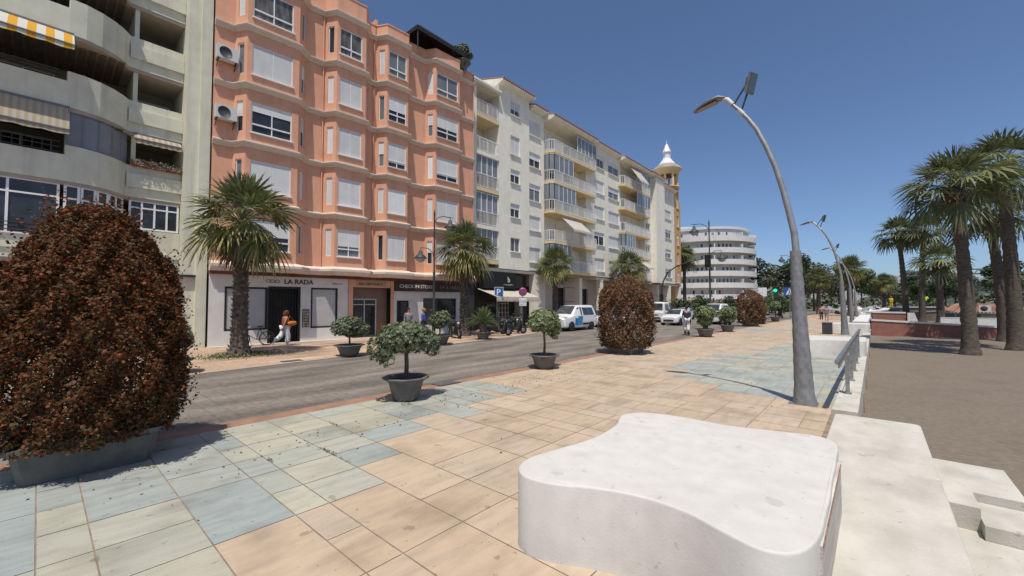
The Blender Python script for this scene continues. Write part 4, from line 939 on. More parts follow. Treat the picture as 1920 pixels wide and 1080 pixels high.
# tall palms on the sand
def tall_palm(label, loc, h, r0, s, seed, rz=0, lean=(0, 0), nseg=20, grp='tall palms on the beach side'):
    R.seed(seed); t = thing('palm_tree', label, 'palm tree', loc, rz, grp)
    trunk_mesh(t, h, r0, r0 * .66, .12, (h - 1.1 * s, h + .1, .24 * s, 70), lean, rings=44, bulge=(h - .5 * s, .24 * s, .55 * s))
    c = Vector((lean[0], lean[1], h + .1))
    palm_crown(t, c, [(13, 84, 42, 1.05 * s, 1.05 * s, .22, 0), (17, 42, -2, 1.25 * s, 1.15 * s, .45, 4), (9, -2, -34, 1.15 * s, 1.05 * s, .75, 0), (20, -48, -84, .3 * s, .55 * s, .4, 2)], nseg)
    return t
tp1 = tall_palm('nearest tall palm with a thick trunk on the sand', (3.42, 29.8, -.45), 8.1, .30, 1.16, 21, lean=(-.35, 0))
tp2 = tall_palm('tall palm at the right edge of the photo with the tallest crown', (5.55, 34.0, -.45), 9.6, .33, 1.16, 22, lean=(-.3, -.2))
tp3 = tall_palm('tall palm leaning slightly between the two nearest ones', (6.3, 41.4, -.45), 8.3, .33, 1.16, 23, lean=(-.55, 0))
tp4 = tall_palm('slender palm at the left of the pair beyond the brick wall', (3.2, 78.9, -.45), 12.1, .36, 1.4, 24, nseg=14, lean=(-.6, 0))
copy_tree(tp4, (4.7, 77.5, -.45), 2.2, 'slender palm at the right of the pair beyond the brick wall', .98)
tp6 = tall_palm('shorter palm with dark trunk in front of the beach kiosk', (5.9, 71.4, -.45), 7.4, .38, 1.3, 25, nseg=14)
for x, y, s, rz, lb in ((19.5, 88, .82, 1, 'far palm above the beach kiosk roof'), (21.5, 93, .78, 2, 'second far palm right of the kiosk roof'), (15.5, 60, 1.0, 3, 'palm beyond the right edge of the beach kiosk'), (16.8, 75, 1.05, 4, 'palm half hidden by the two right hand trunks'),
                        (17, 108, .75, 5, 'distant palm left of the kiosk among the trees'), (26, 110, .8, .5, 'distant palm behind the kiosk among dense trees'), (11.9, 40.5, 1.0, 1.7, 'palm whose fronds enter at the right edge')):
    copy_tree(tp6, (x, y, -.45), rz, lb, s * (1.15 if y > 80 else 1))
# palms along the road at the far left of the promenade
tpl = tall_palm('tall palm left of the white block near the tower', (-25.5, 71.5, 0), 10.5, .34, 1.35, 31, nseg=16, grp='palms by the traffic lights')
copy_tree(tpl, (-24.6, 73.2, 0), 2, 'tall palm right beside the one near the tower', .92)
copy_tree(sp3, (-2.9, 84.0, 0), 1, 'big round palm behind the nearest lamp post at the end of the promenade', 1.35)
copy_tree(sp3, (-7.6, 92, 0), 2, 'round palm left of the nearest lamp post beyond the crossing', 1.2)
copy_tree(sp2, (1.5, 120, 0), 3, 'small distant palm right of the farthest lamp posts', 1.2)

# leafy masses
def lumpy(a, z, ph): return 1 + .08 * sin(3 * a + ph) * cos(2.3 * z) + .075 * sin(7 * a + 2 * ph + z * 4) + .055 * sin(13 * a - z * 9) + .03 * sin(23 * a + z * 17)
def column_bush(name, label, loc, r, z0, z1, n, size, mats, rz=0, seed=1, planter=True, cat='shrub', grp='clipped bronze leaved shrubs in long planters', sx=1., sy=1., stray=.012, off=0., sh=.66, dr=.76, ex=2.1):
    R.seed(seed); t = thing(name, label, cat, loc, rz, grp); g = MB(); H_ = z1 - z0
    for i in range(n):
        u = R.random(); z = z0 + H_ * (u ** .92); f = (z - z0) / H_
        prof = (1 - max(0, (f - sh) / (1 - sh)) ** ex * dr) * (1 - .12 * max(0, (.22 - f) / .22))
        a = R.uniform(0, 2 * pi); q = lumpy(a, z, seed) * prof
        if f > .93: rad = r * q * R.random() ** .5 * 1.0
        else: rad = r * q * (1 - abs(R.gauss(0, .085)) + (R.random() < stray * 3) * R.uniform(0, .13))
        zz = z + (R.random() < stray * 2) * f * R.uniform(0, .2) + (f > .93) * (1 - min(1, rad / r / (1 - dr)) ** 2) * .10
        o = Vector((cos(a), sin(a), .25 + .9 * max(0, f - .6))).normalized()
        nn = (o + Vector((R.gauss(0, .55), R.gauss(0, .55), R.gauss(0, .55)))).normalized()
        leaf_quads(g, Vector((sx * rad * cos(a), sy * rad * sin(a) + off, zz)), nn, size * R.uniform(.6, 1.3), 1 if R.random() < .14 + .6 * max(0, .5 - f) else 0)
    for i in range(int(n / 170)):                                     # loose shoots sticking out
        a = R.uniform(0, 2 * pi); f = R.uniform(.08, 1) ; z = z0 + H_ * f; prof = (1 - max(0, (f - sh) / (1 - sh)) ** ex * dr); q = r * lumpy(a, z, seed) * prof * .97
        b0 = Vector((sx * q * cos(a), sy * q * sin(a) + off, z)); d = Vector((cos(a) * .7, sin(a) * .7, R.uniform(-.1, 1.1) + .8 * (f > .8))).normalized(); L_ = R.uniform(.06, .30) * (size / .05) ** .5 * .8 * (1 + .5 * (f > .7))
        for j in range(7): leaf_quads(g, b0 + d * L_ * j / 6 + Vector((R.gauss(0, .012), R.gauss(0, .012), R.gauss(0, .012))), Vector((R.gauss(0, 1), R.gauss(0, 1), .6)).normalized(), size * R.uniform(.7, 1.1), 0)
    g.build('foliage', mats, t)
    g = MB()
    for i in range(9): a = i * 2.4; g.tube([(.12 * cos(a), .25 * sin(a) + off * .3, z0 - .25), (.3 * r * cos(a), .3 * r * sin(a), z0 + .3 * H_), (.55 * r * cos(a), .55 * r * sin(a), z0 + .72 * H_)], [.035, .025, .01], 5)
    g.build('stem', M_bark, t)
    if planter:
        g = MB(); L2 = .66; w2 = .60; h = .44
        def ring(l, w, z):
            return [(-w, -l + .06, z), (-w + .06, -l, z), (w - .06, -l, z), (w, -l + .06, z), (w, l - .06, z), (w - .06, l, z), (-w + .06, l, z), (-w, l - .06, z)]
        rs = [ring(L2 - .1, w2 - .09, 0), ring(L2 - .02, w2 - .02, h - .06), ring(L2 + .03, w2 + .03, h - .06), ring(L2 + .03, w2 + .03, h), ring(L2 - .03, w2 - .03, h), ring(L2 - .05, w2 - .05, h - .09)]
        vs = [p for q in rs for p in q]; g.add(vs, [(i * 8 + j, i * 8 + (j + 1) % 8, i * 8 + 8 + (j + 1) % 8, i * 8 + 8 + j) for i in range(5) for j in range(8)]); pt = g.build('planter', M_pot, t)
        g = MB(); g.add(ring(L2 - .05, w2 - .05, h - .08), [tuple(range(8))]); g.build('soil', M_soil, t)
    return t
column_bush('bronze_shrub', 'huge bronze leaved shrub filling the left foreground in a long grey planter', (-7.66, .46, .005), .98, .36, 3.22, 80000, .044, [M_red, M_redg], 0, 41, sh=.38, dr=.68, ex=1.8)
column_bush('bronze_shrub', 'tall dry bronze shrub column in the middle of the promenade edge', (-7.75, 15.95, .005), 1.06, .22, 3.10, 26000, .066, [M_red2, M_redg], 0, 42)
column_bush('bronze_shrub', 'smaller looking bronze shrub column farther along the promenade edge', (-8.3, 41.4, .005), 1.08, .25, 3.12, 9000, .105, [M_red2, M_redg], 0, 43)
# round pots
def pot(t, r=.45, h=.46, name='pot'):
    g = MB(); jit = (lambda a, z: .035 * sin(8 * a) if z > h - .07 else 0)
    g.lathe([(.01, .0), (r * .55, 0), (r * .64, .03), (r * .86, h - .12), (r * .92, h - .06), (r * 1.12, h - .045), (r * 1.14, h - .005), (r * 1.06, h), (r * .9, h - .02), (r * .86, h - .1)], 32, jit=jit)
    g.build(name, M_pot, t); g = MB(); g.lathe([(.001, h - .07), (r * .87, h - .08)], 20, jit=None); g.build('soil', M_soil, t)
def ball_tree(label, loc, blobs, n, size, m, r=.45, h=.46, trunks=((0, 0),), th=.95, seed=1, rz=0, rosette=7, tr=.035):
    R.seed(seed); t = thing('potted_tree', label, 'potted tree', loc, rz, 'small trees in round grey pots'); pot(t, r, h)
    g = MB()
    for i, (ox, oy) in enumerate(trunks):
        g.tube([(ox * .4, oy * .4, h - .1), (ox * .7 + .02, oy * .7, (h + th) / 2), (ox, oy, th)], [tr * 1.2, tr, tr * .95], 8)
        for q in range(5): a = q * 1.25 + i; g.tube([(ox, oy, th - .02), (ox + .2 * cos(a), oy + .2 * sin(a), th + .18), (ox + .42 * cos(a), oy + .42 * sin(a), th + .32)], [tr * .6, tr * .4, tr * .2], 5)
    g.build('trunk', M_bark, t)
    g = MB(); tot = sum(b[3] * b[4] * b[5] for b in blobs)
    for bx_, by, bz, rx, ry, rz_ in blobs:
        c = int(n * rx * ry * rz_ / tot)
        for i in range(c):
            o = Vector((R.gauss(0, 1), R.gauss(0, 1), R.gauss(0, 1))).normalized(); rad = .55 + .45 * R.random() ** .45; rad *= 1 + .07 * sin(5 * o.x + 4 * o.z) + .05 * sin(9 * o.y)
            if o.z < -.3 and R.random() < .45: continue
            P = Vector((bx_ + rx * o.x * rad, by + ry * o.y * rad, bz + rz_ * o.z * rad)); ax = (o + Vector((R.gauss(0, .4), R.gauss(0, .4), .35 + R.gauss(0, .4)))).normalized()
            s_ = ax.cross(Vector((.3, .5, .2))).normalized(); u_ = s_.cross(ax)
            for q in range(rosette):
                a = q * 2 * pi / rosette + R.random(); e = (s_ * cos(a) + u_ * sin(a) + ax * .35).normalized(); w_ = ax.cross(e).normalized() * size * .22; L_ = size * R.uniform(.7, 1.1)
                g.add([P, P + e * L_ * .55 + w_, P + e * L_ - ax * size * .08, P + e * L_ * .55 - w_], [(0, 1, 2, 3)], 0)
    g.build('crown', m, t); return t
b1 = ball_tree('wide irregular potted tree nearest the camera at the kerb', (-7.55, 5.2, .005), [(0, -.08, 1.30, .46, .60, .30), (.08, .38, 1.22, .38, .42, .25), (-.04, -.58, 1.12, .28, .27, .30), (.08, -.52, .93, .15, .16, .18), (.2, .55, 1.02, .18, .18, .15), (0, .06, 1.45, .36, .46, .2)], 2300, .062, M_pitt, r=.42, h=.49, th=.98, seed=51, tr=.045)
b2 = ball_tree('potted tree with pale variegated flat topped crown at the kerb', (-7.85, 10.5, .005), [(0, 0, 1.46, .46, .52, .30), (.05, .36, 1.25, .28, .3, .25), (-.05, -.3, 1.42, .3, .33, .26), (0, .0, 1.64, .42, .46, .2), (.1, .5, 1.04, .15, .16, .17)], 2300, .072, M_pitt2, r=.43, h=.44, th=1.1, seed=52)
b3 = ball_tree('potted ball tree on the far pavement before the salmon block entrance', (-15.3, 7.95, .03), [(0, 0, 1.12, .5, .55, .36), (.1, .35, 1.0, .36, .4, .3), (-.1, -.35, 1.05, .33, .35, .27), (.2, 0, 1.3, .3, .35, .22), (-.15, .1, .92, .3, .3, .25)], 1700, .08, M_pitt, r=.5, h=.42, th=.8, seed=53)
copy_tree(b3, (-16.1, 13.0, .03), 1.4, 'dark potted ball tree on the far pavement behind the nearest potted tree', 1.08)
copy_tree(b3, (-15.25, 2.55, .03), 2.2, 'potted ball tree almost hidden at the right edge of the foreground shrub', .95)
copy_tree(b3, (-17.3, 24.0, .03), .4, 'low potted tree beside the no parking sign', .9)
b4 = ball_tree('potted tree with two thick trunks on the promenade behind the scooter rider', (-7.75, 26.6, .005), [(0, -.1, 1.45, .6, .62, .42), (0, .35, 1.25, .42, .45, .36), (0, -.1, .95, .4, .45, .3)], 1500, .10, M_pitt2, r=.52, h=.5, trunks=((0, -.28), (0, .26)), th=1.0, seed=54, tr=.10)
copy_tree(b4, (-7.95, 32.4, .005), 1.9, 'potted tree just left of the far bronze shrub column', .96)
copy_tree(b4, (-8.45, 46.5, .005), .6, 'potted tree just right of the far bronze shrub column', 1.15)
copy_tree(b2, (-8.3, 53.5, .005), .6, 'last small potted tree near the pedestrian crossing', 1.2)
# cycad in a pot
R.seed(60); cy = thing('cycad', 'potted cycad with arching feathery leaves beside the black motor scooter', 'potted plant', (-16.5, 16.4, .03)); pot(cy, .42, .40)
g = MB(); g.tube([(0, 0, .3), (0, 0, .9)], [.22, .20], 12); g.build('trunk', M_palmbark, cy)
g = MB()
for i in range(52):
    az = i * 2.39996; el = radians(78 - 72 * i / 52); d = Vector((cos(az) * cos(el), sin(az) * cos(el), sin(el))); L_ = R.uniform(.95, 1.2); pts = [Vector((0, 0, .9)) + d * L_ * t - UP * .42 * L_ * t * t * cos(el) for t in (0, .2, .4, .6, .8, 1)]
    g.tube(pts, [.012] * 5 + [.004], 3, 0, False)
    for q in range(30):
        t = .12 + .88 * q / 30; p = Vector((0, 0, .9)) + d * L_ * t - UP * .42 * L_ * t * t * cos(el); s_ = d.cross(UP).normalized()
        for sg in (-1, 1):
            e = (s_ * sg + d * .7 + UP * .25).normalized(); w_ = d * .012; l2 = .17 * sin(pi * min(.95, .15 + t * .8)); g.add([p - w_, p + w_, p + e * l2], [(0, 1, 2)], 0)
g.build('crown', mat('cycad_leaf', (.1, .13, .05), island=[(.08, .12, .035), (.13, .17, .06), (.18, .22, .09)], rough=.4, trans=.1), cy)

# generic broadleaf trees
def tree(label, loc, h, r, n, m, size=.35, seed=1, grp='trees at the end of the promenade', squash=.8):
    R.seed(seed); t = thing('broadleaf_tree', label, 'tree', loc, 0, grp); g = MB(); g.tube([(0, 0, 0), (.1, 0, h * .35), (0, .1, h * .6)], [.28, .2, .12], 8)
    for i in range(6): a = i * 1.05; g.tube([(.05, 0, h * .4), (r * .35 * cos(a), r * .35 * sin(a), h * .6), (r * .7 * cos(a), r * .7 * sin(a), h * .75)], [.13, .08, .03], 5)
    g.build('trunk', M_bark, t); g = MB()
    bl = [(R.uniform(-.55, .55) * r, R.uniform(-.55, .55) * r, h * R.uniform(.45, .86), r * R.uniform(.35, .6)) for _ in range(16)]
    for bx_, by, bz, br in bl:
        for i in range(n // 16):
            o = Vector((R.gauss(0, 1), R.gauss(0, 1), R.gauss(0, 1))).normalized(); q = br * (.6 + .4 * R.random() ** .5); P = Vector((bx_ + o.x * q, by + o.y * q, bz + o.z * q * squash))
            leaf_quads(g, P, (o + Vector((R.gauss(0, .5), R.gauss(0, .5), R.gauss(0, .5) + .3))).normalized(), size * R.uniform(.6, 1.4))
    g.build('crown', m, t); return t
t1 = tree('tall dark tree at the right end of the white curved block', (-24.5, 118, 0), 16.5, 4.6, 5200, M_tree, .5, 71)
t2 = tree('pale grey green tree right of the dark tree', (-18.5, 122, 0), 12.5, 4.6, 4200, M_tree2, .5, 72)
for x, y, s, rz, lb, src in ((-13.2, 118, .9, 1, 'dark tree behind the crossing sign', t1), (-8.5, 135, .8, 2, 'grey tree behind the nearest lamp post', t2), (-2.5, 140, .72, 3, 'low dark tree behind the lamp posts', t1), (4, 150, .62, .4, 'small tree in front of the distant ridge', t2), (-30, 128, .8, 1, 'tree hidden partly by the white block', t2),
                             (11, 124, .62, .3, 'dark tree in the group left of the beach kiosk', t1), (18, 118, .7, 1.3, 'dense dark tree behind the slender palm pair', t1), (24, 112, .68, 2.2, 'dense tree above the kiosk roof ridge', t1), (31, 108, .72, 3, 'dense tree right of the kiosk roof', t1), (27, 84, .6, 4, 'dark tree between the two right trunks', t1), (24.5, 70, .55, 5, 'dark tree at the right edge behind the palms', t1), (14, 140, .8, .7, 'greyish tree far behind the stone wall', t2), (-16, 150, 1.0, 2.1, 'pale tree right of the dark tree in the back row', t2), (-6, 156, 1.0, 1.1, 'back row tree behind the crossing sign', t1), (2, 170, .9, 2.6, 'back row tree above the silver cars', t2), (9, 168, .8, .2, 'back row tree beyond the parapet end', t1), (-11.5, 128, 1.0, 1.9, 'grey tree just left of the nearest lamp post', t2), (8, 135, .5, 2, 'low tree left of the slender palm pair', t1), (37, 100, .9, 1, 'dense tree at the right edge beyond the kiosk', t1), (33, 84, .8, 2, 'tall dense tree at the right edge', t1)):
    copy_tree(src, (x, y, -.5 if x > 0 else 0), rz, lb, s)
R.seed(90); g = MB()
for i in range(15000):
    x = R.uniform(-50, 150); yb = 185 + 12 * sin(x * .13); hh = 6.0 + 2.2 * sin(x * .21) + 1.6 * sin(x * .57 + 1) + 1.0 * sin(x * 1.3); z = hh * R.random() ** .7; leaf_quads(g, Vector((x, yb - 3 * cos(z / hh * 1.5) + R.gauss(0, 1.0), z - .8)), Vector((R.gauss(0, .5), -1, .5 + R.gauss(0, .4))).normalized(), R.uniform(.7, 1.5))
tag(g.build('far_trees', M_tree2), 'distant belt of trees behind the promenade and the beach', 'trees', None, 'stuff')
# hedge bushes by the far road
hb = tree('low dark hedge bush beside the white van', (-11.5, 60, 0), 2.6, 1.6, 1600, M_tree, .22, 75, grp='bushes along the far kerb')
for x, y, s, lb in ((-19.8, 52, .9, 'round bush under the arched signal pole'), (-19.6, 57, 1.0, 'second round bush under the arched signal pole'), (-9.6, 66, 1.1, 'dark bush by the crossing'), (-19.2, 64, 1.2, 'bush in front of the white curved block'), (-18.6, 76, 1.2, 'farther bush in front of the white curved block')): copy_tree(hb, (x, y, 0), x, lb, s)
cpn = copy_tree(b3, (-21.6, 19.3, 18.6), 0, 'spiky potted plant on the roof corner of the salmon block', 1.1, 'roof plants')
# dry leaves and weeds on the paving
R.seed(80); g = MB()
for i in range(300):
    if i < 60: x, y = -6.4 + R.gauss(0, .5), 2.2 + R.gauss(0, 1.0)
    elif i < 280: x, y = -6.8 + R.gauss(0, .5), 8 + R.gauss(0, 2.2)
    else: x, y = R.uniform(-7.9, -1.5), R.uniform(.6, 18)
    if hypot(x + 1.36, y - 4.1) < 1.6: continue
    leaf_quads(g, Vector((x, y, .012)), (UP + Vector((R.gauss(0, .3), R.gauss(0, .3), 0))).normalized(), R.uniform(.025, .05))
tag(g.build('leaf_litter', mat('dry_leaf', (.1, .06, .03), island=[(.07, .045, .03), (.14, .09, .05), (.06, .06, .03)], rough=.9)), 'scattered dry leaves on the promenade tiles', 'leaves', None, 'stuff')
g = MB()
for cx, cy, n, sx_, sy_ in ((-7.12, 4.95, 60, .05, .1), (-5.55, 2.67, 34, .2, .012), (-5.95, 2.03, 12, .05, .01), (-8.0, 3.6, 14, .01, .1), (-6.9, 3.33, 14, .1, .01)):
    for i in range(n): leaf_quads(g, Vector((cx + R.gauss(0, sx_), cy + R.gauss(0, sy_), .01 + R.random() * (.12 if sx_ == sy_ * .5 else .03))), UP, .03, up=1)
tag(g.build('weeds', M_pitt), 'small green weeds growing in the paving joints', 'weeds', None, 'stuff')

# ------------------------------------------------------------ street lanterns, signals, signs
def lantern(g_par, x, z, sgn, sc_=1.):
    g = MB(); g.lathe([(.02, .36), (.07, .34), (.09, .28), (.12, .24), (.13, .12), (.20, .08), (.24, .05), (.36, -.10), (.37, -.14), (.34, -.14), (.10, -.04)], 16, (x, 0, z)); o = g.build('lantern', M_iron, g_par)
    g = MB(); g.lathe([(.28, -.12), (.26, -.24), (.16, -.34), (.01, -.38)], 14, (x, 0, z)); g.build('globe', mat('clear_globe', (.36, .35, .33), None, rough=.2, spec=.5), o)
def street_lantern(label, loc, rz, H_=7.6, lo=5.6, up_=1.45, dn=1.25):
    t = thing('street_lantern', label, 'street lamp', loc, rz, 'twin arm street lanterns'); g = MB(); g.lathe([(.16, 0), (.16, .1), (.11, .2), (.10, 1.0), (.12, 1.05), (.07, 1.15), (.065, 3.8), (.085, 3.85), (.05, 3.95), (.045, H_), (.06, H_ + .05), (.01, H_ + .35)], 12); g.build('post', M_iron, t)
    g = MB(); g.tube([(0, 0, H_ - .5), (.2, 0, H_ - .15), (up_ * .55, 0, H_ + .02), (up_, 0, H_ - .02), (up_, 0, H_ - .15)], .025, 7); g.tube([(up_ - .1, 0, H_ + .0), (up_ + .2, 0, H_ + .0)], .022, 6); g.build('arm', M_iron, t)
    lantern(t, up_, H_ - .5, 1)
    g = MB(); g.tube([(0, 0, lo - .7), (-.1, 0, lo - .25), (-.4, 0, lo), (-dn, 0, lo), (-dn, 0, lo - .12)], .022, 7); g.build('arm', M_iron, t)
    lantern(t, -dn, lo - .5, -1); return t
sl = street_lantern('twin arm street lantern in front of the check in shop', (-20.0, 15.7, .02), radians(80), 7.35, 5.3, 1.1, .9)
copy_tree(sl, (-14.7, 52.5, 0), radians(215), 'tall twin arm lantern before the white curved block', 1.56)
copy_tree(sl, (-18.6, 37.6, .02), radians(75), 'lantern half hidden above the dry red shrub column', .92)
copy_tree(sl, (-9.0, 72, 0), radians(215), 'smaller looking lantern left of the nearest curved lamp post', 1.22)
# arched signal pole
t = thing('signal_pole', 'tall arched pole reaching over the road with a dark traffic light', 'traffic light', (-19.3, 49.5, .0), radians(8)); g = MB(); pts = [(0, 0, 0), (0, 0, 3.6), (.15, 0, 4.6), (.7, 0, 5.7), (1.7, 0, 6.4), (3.2, 0, 6.9), (5.2, 0, 7.15)]; g.tube(pts, [.11, .09, .085, .08, .07, .06, .045], 10); g.build('pole', M_iron, t)
g = MB(); g.box(4.9, 5.25, -.15, .15, 6.3, 7.4); g.box(4.75, 5.4, .155, .18, 6.15, 7.55); o = g.build('signal_head', M_black, t)
g = MB(); [g.lathe([(.01, 0), (.1, 0)], 12, (5.07, -.16, 6.5 + .33 * i)) for i in range(0)]; g.box(-.15, .15, -.2, .1, 2.2, 3.1); g.build('signal_box', M_black, t)
t = thing('traffic_light', 'green traffic light glowing beside the pedestrian crossing sign', 'traffic light', (-9.3, 60.5, 0)); g = MB(); g.tube([(0, 0, 0), (0, 0, 2.9)], .06, 8); g.build('pole', M_iron, t)
g = MB(); g.box(-.2, .2, -.12, .14, 2.7, 3.9); g.build('signal_head', mat('dark_green', (.012, .06, .04), None), t)
g = MB(); g.T = Matrix.Translation((.0, -.13, 3.6)) @ Matrix.Rotation(pi / 2, 4, 'X') ; g.lathe([(.001, .02), (.17, .02), (.2, 0)], 16); g.build('green_lens', mat('green_lens', (.0, .4, .2), None, emit=((.03, .9, .42), 1.1)), t)
g = MB(); g.box(-1.9, -1.0, .3, .34, 2.9, 4.0); g.tube([(-1.45, .36, 0), (-1.45, .36, 3)], .04, 6); tt = g.build('white_back_board', M_wframe, t)
t = thing('crossing_sign', 'blue pedestrian crossing sign with a white triangle at the promenade edge', 'road sign', (-7.9, 61, 0)); g = MB(); g.tube([(0, 0, 0), (0, 0, 3.0)], .045, 8); g.build('pole', M_grey, t)
M_blue = mat('sign_blue', (.03, .10, .33), None, rough=.4); M_signw = mat('sign_white', (.72, .72, .72), None, rough=.4)
g = MB(); g.box(-.62, .62, -.08, -.05, 2.95, 4.0); o = g.build('sign_panel', M_blue, t)
g = MB(); g.add([(-.4, -.085, 3.08), (.4, -.085, 3.08), (0, -.085, 3.9)], [(0, 1, 2)]); g.build('white_triangle', M_signw, o)
g = MB(); g.tube([(0, -.09, 3.62), (0, -.09, 3.42), (-.12, -.09, 3.15)], .03, 5); g.tube([(0, -.09, 3.42), (.13, -.09, 3.15)], .03, 5); g.tube([(0, -.09, 3.68), (0, -.09, 3.72)], .05, 6); g.build('walking_figure', M_black, o)
# parking sign, no parking sign
t = thing('parking_sign', 'square blue parking sign with a white P in front of the cafe awning', 'road sign', (-20.9, 22.4, .02), radians(48)); g = MB(); g.tube([(0, 0, 0), (0, 0, 3.2)], .03, 8); g.build('pole', M_grey, t)
g = MB(); g.box(-.33, .33, -.06, -.035, 2.45, 3.2); o = g.build('sign_panel', M_blue, t); text('P', .62, o, M_signw, (-.19, -.065, 2.62), (pi / 2, 0, 0), depth=.006, name='letter')
g = MB(); g.box(-.33, .33, -.064, -.061, 2.45, 2.475); g.box(-.33, .33, -.064, -.061, 3.175, 3.2); g.box(-.33, -.305, -.064, -.061, 2.475, 3.175); g.box(.305, .33, -.064, -.061, 2.475, 3.175); g.build('border', M_signw, o)
t = thing('no_parking_sign', 'round red and blue no parking sign with two white plates on a black pole', 'road sign', (-19.6, 23.6, .02), radians(46)); g = MB(); g.tube([(0, 0, 0), (0, 0, 3.1)], .03, 8); g.build('pole', M_iron, t)
g = MB(); g.T = Matrix.Translation((0, -.05, 2.85)) @ Matrix.Rotation(pi / 2, 4, 'X'); g.lathe([(.001, .012), (.30, .012), (.31, -.01), (.001, -.01)], 28); o = g.build('sign_disc', mat('sign_red', (.42, .035, .05), None, rough=.4), t)
g = MB(); g.T = Matrix.Translation((0, -.05, 2.85)) @ Matrix.Rotation(pi / 2, 4, 'X'); g.lathe([(.001, .018), (.23, .018)], 28); g.build('sign_centre', mat('sign_violet', (.10, .07, .28), None, rough=.4), o)
g = MB(); g.T = Matrix.Translation((0, -.072, 2.85)) @ Matrix.Rotation(radians(45), 4, 'Y'); g.box(-.24, .24, -.002, .002, -.03, .03); g.build('red_bar', MATS['sign_red'], o)
for z in (2.13, 1.82):
    g = MB(); g.box(-.27, .27, -.06, -.04, z, z + .26); o = g.build('plate', M_signw, t)
    strokes(o, M_black, -.22, .2, -.062, z + .07, .11, int(z * 10))

